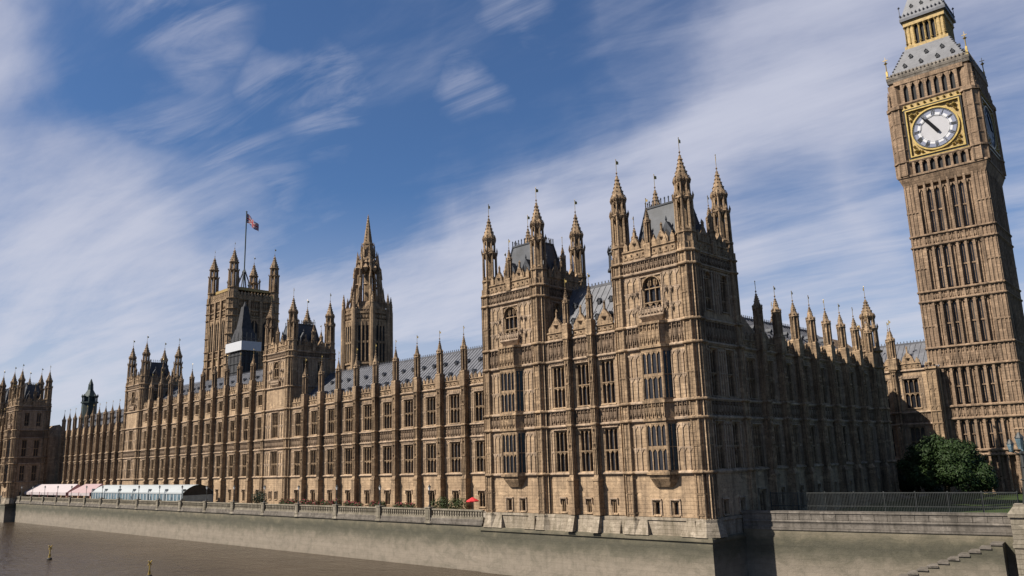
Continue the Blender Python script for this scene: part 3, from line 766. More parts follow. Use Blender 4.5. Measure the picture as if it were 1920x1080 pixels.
COURSES = (S0, S1, S2, S3, S4, 27.25, 28.75)
def pavilion(label, loc):
    root = thing('river_pavilion', label, 'palace pavilion', loc)
    st = (22.4, 26.7)
    tower(root, 0, 10.4, 0, 11.4, 28.9, 2.3, 41.1, COURSES, st, foot=-1.8, flare=(-1.8, -.3))
    tower(root, 0, 10.4, 22.7, 34.3, 28.9, 2.3, 41.1, COURSES, st, foot=-1.8, flare=(-1.8, -.3))
    # middle link of three bays between the towers; u runs north, 0 at y=22.9
    L = 11.7
    bay_range(root, L, [.0, 4.2, 8.0, L], (S0, S1, S2, S3, S4), ((4.95, 9.95, .48), (12.75, 17.95, .48)), ((.75, .25, 1.75, 1),), S4+.2, 27.8, 0, 1.0, 2.05,
              6.0, 28.6, 12, rz=EAST, org=(.75, 22.9, 0), gable=True, end_pins=(False, False), bw=.8)
    pl = MB()
    pl.box(.12, 10.2, .2, 34.1, -1.9, -.05); string(pl, .3, 10, 0, 0)if False else None
    pl.frus(-.25, .6, 11.8, 22.3, -1.9, .1, .6, 11.8, 22.3, -.5)
    for y in (2.6, 8.6, 25.6, 31.4): pl.frus(-.55, .6, y-.9, y+.9, -1.85, .0, .6, y-.5, y+.5, -.3)
    for x in (1.15, 9.25):
        for y in (1.15, 10.25, 23.85, 33.15): pl.ngon(x, y, 1.86, 1.42, -1.87, -.12); pl.ngon(x, y, 1.5, 1.5, -.3, -.1)
    for y in (14.9, 18.7): pl.frus(-1.0, .6, y-.55, y+.55, -1.85, -.3, .6, y-.42, y+.42, -.1)
    for y0, y1 in ((0.4, 11), (23.1, 33.9)): pl.box(.0, .4, y0, y1, -.3, -.02)
    pl.box(.4, 10, .05, .4, -.3, -.02)
    part('plinth', pl, 'stone_pale', root)
    b = MB(); b.box(-.45, 10.6, -.1, 34.5, -9, -1.88); b.box(-.62, 10.7, -.25, 34.6, -2.3, -2.0); part('footing', b, 'tidal', root)
    bd = MB(); bd.box(10.1, 17.5, .9, 34.0, -1.5, 18.9); bd.add([(10.1, .9, 18.9), (17.5, .9, 18.9), (17.5, 34, 18.9), (10.1, 34, 18.9), (13.8, 2, 23), (13.8, 33, 23)], [(0, 1, 4), (1, 2, 5, 4), (2, 3, 5), (3, 0, 4, 5)]); part('rear_range', bd, 'stone_base', root)
    # lead flèche on the roof between the towers
    f = MB(); f.ngon(7.5, 15.5, 1.3, 1.2, 27.5, 30.2); f.ngon(7.5, 15.5, 1.5, 1.5, 30.2, 30.5)
    for i in range(8):
        a = math.pi/8+math.pi/4*i; f.ngon(7.5+1.15*math.cos(a), 15.5+1.15*math.sin(a), .16, .14, 30.5, 32.6, 4, a); f.octa(7.5+1.3*math.cos(a), 15.5+1.3*math.sin(a), 33, .2, .6)
    f.ngon(7.5, 15.5, .8, .8, 30.5, 32.6); f.ngon(7.5, 15.5, 1.4, 1.1, 32.6, 33); crocketed(f, 7.5, 15.5, 1.1, 33, 36.4, 8, 4, .16)
    part('ventilator', f, 'roof_dark', root)
    return root

pavilion('great corner pavilion with twin pinnacled towers nearest the camera, its sunlit front on the river', (0, 0, 0))
pavilion('far pavilion at the left edge of the picture, its shaded side behind the pink tent', (-2.4, 251.5, 0))

# river wings and centre: local u runs north, v inland
FX = 12.0
def wing(name, label, y_south, edges_y, storeys, zs, top, tip, ridge, fx=FX, end_pins=(False, True), gw=True):
    root = thing(name, label, 'palace wing', (fx, y_south, 0), EAST)
    edges = [y_south-y for y in sorted(edges_y, reverse=True)]
    L = y_south-min(edges_y)
    bay_range(root, L, edges, zs, storeys, ((1.5, -.3, 2.05, 1),) if gw else (), top, tip, -1.0, 1.12, 2.5, ridge[0], ridge[1], 18, end_pins=end_pins)
    return root
two = ((4.95, 9.75, .47), (12.75, 17.45, .5))
wing('river_wing', 'long two storey river wing between the corner pavilion and the first centre tower', 105.0, [104.9-6.05*k for k in range(12)][:12], two, (S0, S1, S2, S3), S3+.2, 27.3, (9.0, 26.0))
c_edges = [114.6+6.31*k for k in range(12)]
wing('centre_range', 'three storey centre range above the pale barrel roofed tent, between two turreted towers', c_edges[-1], c_edges, two+((20.0, 22.3, 0),), (S0, S1, S2, S3, 23.3), 23.5, 31.8, (8.5, 29.6), end_pins=(False, False))
s_edges = [195.0+5.45*k for k in range(11)]
wing('river_wing', 'far two storey river wing with a dense row of buttresses behind the pink tent', s_edges[-1]+2.0, s_edges+[251.5], two, (S0, S1, S2, S3), S3+.2, 26.6, (9.0, 26.0), end_pins=(False, False))

def centre_tower(label, y0, y1):
    root = thing('turreted_tower', label, 'tower', (0, 0, 0))
    tower(root, 11.2, 22.6, y0, y1, 30.8, 2.1, 42.9, (S0, S1, S2, S3, 23.1, 29.3, 30.6), (24.2, 28.8), ori=False, z0=-1, roof_h=4.6)
centre_tower('turreted tower at the near end of the centre range, left of the octagonal lantern tower', 104.6, 116.4)
centre_tower('distant turreted tower closing the far end of the centre range', 184.0, 196.4)

# north return: shaded range facing the garden
def north_range():
    root = thing('garden_wing', 'shaded range receding right from the corner pavilion towards the clock tower', 'palace wing', (10.2, .55, 0))
    edges = [-.3]+[4.0+4.83*k for k in range(8)]
    L = 39.6
    bay_range(root, L, edges+[L], (S0, S1, S2, S3), ((4.95, 9.75, .47), (12.75, 17.45, .5)), ((1.5, -.3, 2.4, 1),), S3+.2, 26.1, -1.0, 1.0, 1.9, 8.5, 25.0, 16, end_pins=(False, False))
    e = MB(); e.box(39.4, 51, 3.2, 16, -1.5, 19.4); e.add([(39.4, 3.2, 19.4), (51, 3.2, 19.4), (51, 16, 19.4), (39.4, 16, 19.4), (39.4, 8.5, 24.6), (51, 8.5, 24.6)], [(0, 1, 5, 4), (2, 3, 4, 5), (1, 2, 5), (0, 4, 3)])
    for z in (S0, S1, S2, S3): string(e, 39.4, 51, z, .26, .28, 3.2)
    part('rear_range', e, 'stone', root)
    me = turret_meshes(1.35, -1, (S0, S1, S2, S3, 21), 19.2, 29.9)
    turret(root, me, 40.2, .2, 29.9); turret(root, me, 40.2, 15.6, 29.9)
north_range()

def link_block():
    root = thing('link_block', 'low gabled block with one tall lit window squeezed against the foot of the clock tower', 'palace wing', (69.0, 14, 0), EAST)
    ed = [0, 4.6, 9.6, 14.6]
    bay_range(root, 16.6, ed, (S0, S1, S2, 19.3), ((5.2, 10, .5), (13.1, 18.0, .5)), (), 19.6, 27.0, -1, .8, 2.5, 5.5, 24.5, 11, gable=True, end_pins=(False, False), vents=False)
    pm = _pin_cache(19.6, 27.2, .6)
    for u in (4.6, 9.9): 
        pinnacle(root, pm, u, -.3, 27.2, 1.1)
    p = MB(); p.box(14.9, 16.55, -.75, 0, -1, 19.4); ribs(p, 15.0, 16.45, 2, 19, -.75, 3, .12, .12, 3)
    for z in (S0, S1, S2): string(p, 14.85, 16.6, z, .3, .9)
    string(p, 14.8, 16.65, 19.3, .5, 1.0); p.octa(15.7, -.7, 20.3, .5, .9); p.octa(15.1, -.7, 20, .3, .6); p.octa(16.3, -.7, 20, .3, .6)
    part('corner_pier', p, 'stone', root)
link_block()

# ------------------------------------------------------------------ the clock tower
def clock_tower():
    cx, cy, hw = 76.75, -7.45, 6.45
    root = thing('clock_tower', 'tall clock tower with a white dial and gilded frame at the right edge', 'clock tower', (cx, cy+.45, 0), R(3.2))
    c = MB(); c.box(-hw+.8, hw-.8, -hw+.8, hw-.8, -1, 52.6); part('shaft', c, 'stone_tower', root)
    bands = [(5.2, 5.9), (11.0, 13.0), (19.5, 22.8), (30.7, 32.4), (40.3, 42.2)]
    # face: local u, v inward from the face plane at v=0
    f, slot = MB(), MB()
    us = [-4.35+8.7*i/7 for i in range(8)]
    edges_z = [0.5, 5.2, 5.9, 11.0, 13.0, 19.5, 22.8, 30.7, 32.4, 40.3, 42.2, 51.0]
    for u in us: f.box(u-.17, u+.17, -.06, .8, -.5, 51.6)
    for i in range(7):
        m = (us[i]+us[i+1])/2
        dark = i in (1, 2, 4, 5)
        for a, b in ((5.9, 11.0), (13.0, 19.5), (22.8, 30.7), (32.4, 40.3), (42.2, 50.6)):
            h = b-a
            f.uz([(us[i]+.17, b), (us[i]+.17, b-.9), (m, b-.1)], .14, .55); f.uz([(us[i+1]-.17, b), (m, b-.1), (us[i+1]-.17, b-.9)], .14, .55)
            if dark:
                f.box(m-.035, m+.035, .54, .62, a+.6, b-.7); f.box(us[i]+.17, us[i+1]-.17, .4, .8, a+h*.485, a+h*.515)
                f.box(us[i]+.17, us[i]+.30, .3, .8, a, b); f.box(us[i+1]-.30, us[i+1]-.17, .3, .8, a, b)
            else:
                f.box(us[i]+.17, us[i+1]-.17, .46, .8, a, b); f.box(m-.06, m+.06, .28, .46, a+.2, b-.5)
                for k in range(1, 4): f.box(m-.14, m+.14, .34, .46, a+h*k/4-.2, a+h*k/4+.2)
    for a, b in bands:
        f.box(-4.6, 4.6, .16, .8, a, b)
        if b-a > 1.2: carved(f, -4.45, 4.45, a+.25, b-.25, .16, .62, .14)
        for z in (a, b): string(f, -6.2, 6.2, z-.1, .34, .34, .1)
    fm = f.mesh('shaft_panelling', 'stone_tower')
    slots = []
    for i in (1, 2, 4, 5):
        m = (us[i]+us[i+1])/2
        for a_, b_ in ((5.9, 11.0), (13.0, 19.5), (22.8, 30.7), (32.4, 40.3), (42.2, 50.6)):
            q_ = MB(); q_.box(m-.30, m+.30, .62, .76, a_+.5, b_-.5); slots.append(q_.mesh('lancet', 'glass'))
    for k, rz in enumerate((EAST, NORTH, WEST, SOUTH)):
        d = Vector((0, -hw, 0)); d.rotate(Matrix.Rotation(rz, 3, 'Z'))
        o = link('shaft_panelling', fm, root, d, rz); [link('lancet', sm, o) for sm in slots]
    # corner buttresses
    b = MB()
    b.box(-1.0, 1.0, -1.0, 1.0, -1, 51.6)
    for s in (-.86, -.3, .3, .86):
        for (x0, x1, y0, y1) in ((s-.09, s+.09, -1.12, -1.0), (s-.09, s+.09, 1.0, 1.12), (-1.12, -1.0, s-.09, s+.09), (1.0, 1.12, s-.09, s+.09)): b.box(x0, x1, y0, y1, -1, 51.6)
    for a, c_ in bands:
        for z in (a, c_): b.ngon(0, 0, 1.75, 1.75, z-.1, z+.15, 4, math.pi/4)
    for z in (9, 16.5, 26.5, 36.5, 46.5): b.ngon(0, 0, 1.62, 1.62, z-.1, z+.1, 4, math.pi/4)
    bm = b.mesh('corner_buttress', 'stone_tower')
    for sx in (-1, 1):
        for sy in (-1, 1): link('corner_buttress', bm, root, (sx*(hw-1.1), sy*(hw-1.1), 0))
    # corbelled clock stage
    H = 6.95
    s = MB()
    s.frus(-hw+.1, hw-.1, -hw+.1, hw-.1, 51.2, -H, H, -H, H, 52.9); s.box(-H-.1, H+.1, -H-.1, H+.1, 52.9, 53.25)
    s.box(-H+.6, H-.6, -H+.6, H-.6, 53.2, 71.0)
    for sx in (-1, 1):
        for sy in (-1, 1):
            x, y = sx*(H-1.15), sy*(H-1.15)
            s.ngon(x, y, 1.5, 1.5, 53.2, 66.0, 8); s.ngon(x, y, 1.75, 1.75, 55.6, 55.9, 8); s.ngon(x, y, 1.8, 1.8, 65.6, 66.2, 8)
            for i in range(8):
                a = math.pi/8+math.pi/4*i; s.ngon(x+1.5*math.cos(a), y+1.5*math.sin(a), .16, .16, 53.2, 65.6, 4, a)
            for z in (58, 60.5, 63): s.ngon(x, y, 1.58, 1.58, z-.12, z+.12, 8)
            s.ngon(x, y, 1.15, 1.0, 66.2, 70.6, 8)
            crocketed(s, sx*(H-.2), sy*(H-.2), .45, 66, 69.5, 6, 3, .14)
    part('clock_stage', s, 'stone_tower', root)
    # arcades above and below each dial, frames and dials
    ar, al = MB(), MB()
    for i in range(8):
        u = -4.2+8.4*i/7; al.box(u-.2, u+.2, .0, .6, 53.25, 55.6)
    for i in range(7):
        m = -3.6+7.2*i/6
        al.uz([(m-.42, 55.6), (m-.42, 54.9), (m, 55.55)], .1, .6); al.uz([(m+.42, 55.6), (m, 55.55), (m+.42, 54.9)], .1, .6)
    string(al, -5.2, 5.2, 55.55, .35, .2, .1)
    for i in range(8):
        u = -4.35+8.7*i/7; ar.box(u-.24, u+.24, .05, .6, 66.6, 70.2)
    for i in range(7):
        m = -4.35+8.7*(i+.5)/7
        ar.uz([(m-.4, 70.2), (m-.4, 69.2), (m, 70.1)], .12, .6); ar.uz([(m+.4, 70.2), (m, 70.1), (m+.4, 69.2)], .12, .6)
    ar.box(-5.6, 5.6, -.02, .6, 70.2, 71.0); string(ar, -5.6, 5.6, 66.3, .35, .25, .1)
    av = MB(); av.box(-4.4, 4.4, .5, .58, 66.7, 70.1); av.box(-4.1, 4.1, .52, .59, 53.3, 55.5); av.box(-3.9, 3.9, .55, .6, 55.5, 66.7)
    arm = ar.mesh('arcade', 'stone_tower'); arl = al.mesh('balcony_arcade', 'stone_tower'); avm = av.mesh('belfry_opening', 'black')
    zc = 60.55; rd = 3.62
    fr = MB()
    def ring(mb, r0, r1, v0, v1, n=48):
        for i in range(n):
            a, c_ = 2*math.pi*i/n, 2*math.pi*(i+1)/n
            mb.uz([(r0*math.sin(a), zc+r0*math.cos(a)), (r1*math.sin(a), zc+r1*math.cos(a)), (r1*math.sin(c_), zc+r1*math.cos(c_)), (r0*math.sin(c_), zc+r0*math.cos(c_))], v0, v1)
    q = 4.35
    for x0, x1, z0, z1 in ((-q, q, zc-q, zc-q+.2), (-q, q, zc+q-.2, zc+q), (-q, -q+.2, zc-q+.2, zc+q-.2), (q-.2, q, zc-q+.2, zc+q-.2)): fr.box(x0, x1, -.25, .5, z0, z1)
    ring(fr, rd, rd+.26, -.12, .4)
    for sx in (-1, 1):                                      # pierced gilt spandrels
        for sz in (-1, 1):
            for k, (a, r) in enumerate(((.5, .5), (.62, .3), (.38, .3), (.56, .2), (.44, .2))):
                t = a*math.pi/2; R_ = 4.72 if k == 0 else 4.35
                fr.octa(sx*R_*math.sin(t), -.02, zc+sz*R_*math.cos(t), r, r)
    fr.box(-4.7, 4.7, -.1, .55, 65.05, 65.35); fr.box(-4.7, 4.7, -.1, .55, 55.75, 56.05)
    for i in range(9): fr.octa(-4.2+8.4*i/8, -.12, 65.75, .26, .3)
    fr.m = 1; fr.box(-4.6, 4.6, .05, .55, 65.35, 66.3); fr.m = 0
    fr.m = 1; fr.box(-q+.2, q-.2, .2, .5, zc-q+.2, zc+q-.2); fr.m = 2
    for x0, x1, z0, z1 in ((-q-.28, q+.28, zc-q-.28, zc-q), (-q-.28, q+.28, zc+q, zc+q+.28), (-q-.28, -q, zc-q, zc+q), (q, q+.28, zc-q, zc+q)): fr.box(x0, x1, -.12, .5, z0, z1)
    frm = fr.mesh('clock_frame', ['gold', 'goldstone', 'black'])
    dl = MB(); n = 48
    def disc(mb, r, v):
        mb.add([(r*math.sin(2*math.pi*i/n), v, zc+r*math.cos(2*math.pi*i/n)) for i in range(n)], [tuple(range(n))])
    disc(dl, rd, .10); dl.m = 1; ring(dl, rd*.66, rd*.97, .04, .08)
    dl.m = 2
    for i in range(12):
        a = 2*math.pi*(i+.5)/12
        ring_pts = [(r_*math.sin(a+t), zc+r_*math.cos(a+t)) for r_, t in ((rd*.62, -.17), (rd*.62, .17), (rd*.78, .15), (rd*.78, -.15))]
        dl.uz(ring_pts, .0, .035)
    dlm = dl.mesh('clock_dial', ['dial', 'dial_blue', 'dial_white'])
    nm = MB()
    ROM = ('XII', 'I', 'II', 'III', 'IV', 'V', 'VI', 'VII', 'VIII', 'IX', 'X', 'XI')
    for i, t in enumerate(ROM):
        a = 2*math.pi*i/12; ca, sa = math.cos(a), math.sin(a)
        wd = {'I': .17, 'V': .34, 'X': .36}; tot = sum(wd[ch] for ch in t); x = -tot/2
        def P(px, pz): r_ = rd*.70+pz; return (px*ca+r_*sa, zc+r_*ca-px*sa)
        hgt = rd*.22; s_ = .036
        for ch in t:
            w_ = wd[ch]
            segs = [((x+w_/2, 0), (x+w_/2, hgt))] if ch == 'I' else ([((x+w_/2, 0), (x+.04, hgt)), ((x+w_/2, 0), (x+w_-.04, hgt))] if ch == 'V' else [((x+.04, 0), (x+w_-.04, hgt)), ((x+w_-.04, 0), (x+.04, hgt))])
            for (xa, za), (xb, zb) in segs: nm.uz([P(xa-s_, za), P(xa+s_, za), P(xb+s_, zb), P(xb-s_, zb)], -.04, .0)
            x += w_
    for i in range(60):
        a = 2*math.pi*i/60
        nm.uz([(r_*math.sin(a+t), zc+r_*math.cos(a+t)) for r_, t in ((rd*.955, -.012), (rd*.955, .012), (rd*.995, .012), (rd*.995, -.012))], -.04, .0)
    ring(nm, rd*.985, rd*1.0, -.02, .03); ring(nm, rd*.935, rd*.95, -.02, .03); ring(nm, rd*.64, rd*.655, -.02, .03)
    nmm = nm.mesh('numerals', 'dark_iron')
    def hand(ln, w0, w1, tail, ang, v):
        h = MB(); a = R(ang)
        def P(px, pz): return (px*math.cos(a)+pz*math.sin(a), zc+pz*math.cos(a)-px*math.sin(a))
        h.uz([P(-w0, -tail), P(w0, -tail), P(w0, 0), P(w1, ln*.85), P(0, ln), P(-w1, ln*.85), P(-w0, 0)], v-.08, v)
        return h.mesh('clock_hand', 'hand')
    hm, hh = hand(3.35, .20, .10, .95, -37, -.22), hand(2.35, .28, .26, .7, -33, -.12)
    for rz in (EAST, NORTH, WEST, SOUTH):
        d = Vector((0, -H, 0)); d.rotate(Matrix.Rotation(rz, 3, 'Z'))
        o = link('arcade', arm, root, d, rz); link('belfry_opening', avm, o); link('balcony_arcade', arl, root, d, rz)
        link('clock_frame', frm, root, d, rz)
        o = link('clock_dial', dlm, root, d, rz); link('numerals', nmm, o); link('clock_hand', hm, o); link('clock_hand', hh, o)
    # roof, gilt lantern and spire
    e = MB(); e.frus(-H+.3, H-.3, -H+.3, H-.3, 71.0, -6.7, 6.7, -6.7, 6.7, 71.6); e.box(-6.75, 6.75, -6.75, 6.75, 71.6, 72.1); e.frus(-6.7, 6.7, -6.7, 6.7, 72.1, -5.9, 5.9, -5.9, 5.9, 73.0)
    n = 22
    for rz in range(4):
        for i in range(n):
            t = -6.5+13*i/(n-1); p = Vector((t, -6.6, 0)); p.rotate(Matrix.Rotation(rz*math.pi/2, 3, 'Z')); e.octa(p.x, p.y, 72.45, .2, .4)
    e.m = 1
    for sx in (-1, 1):
        for sy in (-1, 1):
            x, y = sx*6.5, sy*6.5; e.rod((x, y, 72), (x, y, 75.6), .09, 5); e.octa(x, y, 75.2, .35, .35); e.box(x-.05, x+.05, y-.4, y+.4, 75.75, 75.85); e.rod((x, y, 75.5), (x, y, 76.4), .05, 4); e.box(x-.16, x+.16, y-.16, y+.16, 72, 73.6)
    part('eaves', e, ['stone_grey', 'gold'], root)
    r = MB(); lw = 3.45
    r.frus(-5.9, 5.9, -5.9, 5.9, 73.0, -lw-.25, lw+.25, -lw-.25, lw+.25, 77.9)
    for sx in (-1, 1):
        for sy in (-1, 1):
            for k in range(1, 9):
                t = k/9; w_ = 5.9+(lw+.25-5.9)*t; r.octa(sx*w_, sy*w_, 73+4.9*t, .22, .28)
    ro = part('roof', r, 'roof', root)
    dmm = VENT
    for rz in (EAST, NORTH, WEST, SOUTH):
        for t, xs in ((.14, (-3.6, -.9, 1.8, 4.2)), (.52, (-2.6, 0, 2.6))):
            w_ = 5.9+(lw+.25-5.9)*t
            for x in xs:
                d = Vector((x, -w_-.15, 73+4.9*t)); d.rotate(Matrix.Rotation(rz, 3, 'Z')); dq = link('dormer', dmm, ro, d, rz); dq.scale = (.75, .75, .75)
    la = MB(); la.box(-lw+.55, lw-.55, -lw+.55, lw-.55, 77.9, 83.6)
    la.m = 1; la.box(-lw-.15, lw+.15, -lw-.15, lw+.15, 77.8, 78.5)
    for rz in range(4):
        Mx = Matrix.Rotation(rz*math.pi/2, 3, 'Z')
        for i, u in enumerate([-3.2, -2.55, -1.85, -.92, 0, .92, 1.85, 2.55, 3.2]):
            p = Mx @ Vector((u, -lw+.25, 0)); la.ngon(p.x, p.y, .17, .15, 78.5, 82.3, 5); la.octa(p.x, p.y, 82.4, .42, .5); la.octa(p.x, p.y, 79.1, .3, .4)
        for u in (-2.9, -2.2, 2.2, 2.9):
            p = Mx @ Vector((u, -lw+.4, 0)); la.ngon(p.x, p.y, .3, .3, 78.5, 82.4, 4)
    la.box(-lw-.02, lw+.02, -lw-.02, lw+.02, 82.5, 83.5)
    part('lantern', la, ['black', 'goldstone'], root)
    sp = MB(); sp.box(-lw-.4, lw+.4, -lw-.4, lw+.4, 83.5, 84.0); sp.frus(-lw-.4, lw+.4, -lw-.4, lw+.4, 84.0, -lw, lw, -lw, lw, 84.8)
    for rz in range(4):
        for i in range(12):
            p = Matrix.Rotation(rz*math.pi/2, 3, 'Z') @ Vector((-lw-.2+(2*lw+.4)*i/11, -lw-.25, 0)); sp.octa(p.x, p.y, 84.7, .2, .35)
    for sx in (-1, 1):
        for sy in (-1, 1): sp.rod((sx*3.7, sy*3.7, 84), (sx*3.7, sy*3.7, 86.6), .07, 4); sp.octa(sx*3.7, sy*3.7, 86.4, .25, .3)
    sp.frus(-lw, lw, -lw, lw, 84.8, -1.6, 1.6, -1.6, 1.6, 90.5); sp.frus(-1.6, 1.6, -1.6, 1.6, 90.5, -.25, .25, -.25, .25, 98); finial(sp, 0, 0, 98, 2)
    so_ = part('spire', sp, 'roof', root)
    for rz in (EAST, NORTH, WEST, SOUTH):
        for x in (-1.7, 0, 1.7):
            d = Vector((x, -3.1, 86.0)); d.rotate(Matrix.Rotation(rz, 3, 'Z')); dq = link('dormer', VENT, so_, d, rz); dq.scale = (.7, .7, .7)
clock_tower()

# ------------------------------------------------------------------ towers behind the river front
def lantern_tower():
    cx, cy, r = 66.0, 155.0, 7.2
    root = thing('octagonal_tower', 'octagonal stone lantern tower with a slender crocketed spire above the roof of the wing', 'spire tower', (cx, cy, 0))
    b = MB(); zb, zt = 22, 51.4
    b.ngon(0, 0, r*.96, r*.93, zb, zt)
    for i in range(8):
        a = math.pi/8+math.pi/4*i; x, y = r*1.0*math.cos(a), r*.97*math.sin(a)
        b.ngon(x, y, .95, .8, zb, zt+1, 8, a)
        b.ngon(x*1.02, y*1.02, .6, .5, zt+1, zt+2.6, 8); crocketed(b, x*1.02, y*1.02, .6, zt+2.6, zt+6.0, 8, 3, .17)
        m = a+math.pi/8; rr = r*.95*math.cos(math.pi/8)
    for z in (33.5, 36, 48.8, 51.2): b.ngon(0, 0, r*1.01, r*1.01, z-.25, z+.25)
    for rz in range(8):
        Mx = Matrix.Rotation(rz*math.pi/4, 3, 'Z'); p = MB(); d = r*.93*math.cos(math.pi/8)
        for u in (-1.75, -.58, .58, 1.75): p.box(u-.2, u+.2, -d-.6, -d+.2, 36.5, 48.4)
        p.box(-2.3, 2.3, -d-.5, -d+.2, 42, 42.6); p.box(-2.3, 2.3, -d-.45, -d+.2, 47.2, 48.6)
        carved(p, -2.3, 2.3, 49.1, 51.0, -d-.2, .9, .25); parapet(p, -2.3, 2.3, 51.4, 1.6, -d-.2, .4, .9)
        vs = [Mx @ Vector(v) for v in p.v]; b.add(vs, p.f)
    part('octagon', b, 'stone', root)
    for rz in range(8):
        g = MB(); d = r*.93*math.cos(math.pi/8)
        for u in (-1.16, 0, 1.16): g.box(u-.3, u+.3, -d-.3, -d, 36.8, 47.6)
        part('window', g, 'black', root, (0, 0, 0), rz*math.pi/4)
    s = MB()
    s.ngon(0, 0, r*.86, r*.62, 51.2, 55.0)
    for i in range(8):
        a = math.pi/8+math.pi/4*i; m = a+math.pi/8; ca, sa = math.cos(a), math.sin(a)
        for (za, ra, zb_, rb, wa, wb) in ((52, 4.7, 57, 4.3, .75, .66), (57, 4.3, 63, 3.75, .62, .52), (63, 3.75, 67.5, 3.2, .5, .4)):
            vs = []
            for z, q, w_ in ((za, ra, wa), (zb_, rb, wb)):
                vs += [((q+w_)*ca-w_*.7*-sa*k, (q+w_)*sa-w_*.7*ca*k, z) for k in (-1, 1)]+[((q-w_)*ca-w_*.7*-sa*k, (q-w_)*sa-w_*.7*ca*k, z) for k in (1, -1)]
            s.add(vs, [(0, 1, 2, 3), (4, 5, 6, 7), (0, 1, 5, 4), (1, 2, 6, 5), (2, 3, 7, 6), (3, 0, 4, 7)])
        for z, q in ((57, 4.9), (63, 4.2)): crocketed(s, q*ca, q*sa, .45, z-.3, z+3.2, 6, 2, .16)
        crocketed(s, 3.2*ca, 3.2*sa, .5, 67.3, 71.2, 6, 3, .16)
        s.rod((r*.9*ca, r*.9*sa, 53.0), (4.2*ca, 4.2*sa, 58.5), .35, 5)
        q = 3.4; s.octa(q*math.cos(m), q*math.sin(m), 65.6, 1.1, 1.5); s.octa(3.7*math.cos(m), 3.7*math.sin(m), 60.3, .9, .55); s.octa(3.1*math.cos(m), 3.1*math.sin(m), 67.4, .7, 1.1)
        crocketed(s, 2.1*ca, 2.1*sa, .38, 69.5, 74.2, 5, 3, .14)
    s.ngon(0, 0, 1.5, 1.4, 52, 67); s.ngon(0, 0, 3.5, 3.1, 66.2, 67.4); s.ngon(0, 0, 3.1, 1.9, 67.4, 70.0); s.ngon(0, 0, 2.0, 1.5, 70, 74.0)
    s.ngon(0, 0, 1.75, 1.75, 73.6, 74.1); crocketed(s, 0, 0, 1.45, 74.0, 83.2, 8, 9, .2); finial(s, 0, 0, 82.2, 1.3)
    part('spire', s, 'stone', root)
lantern_tower()

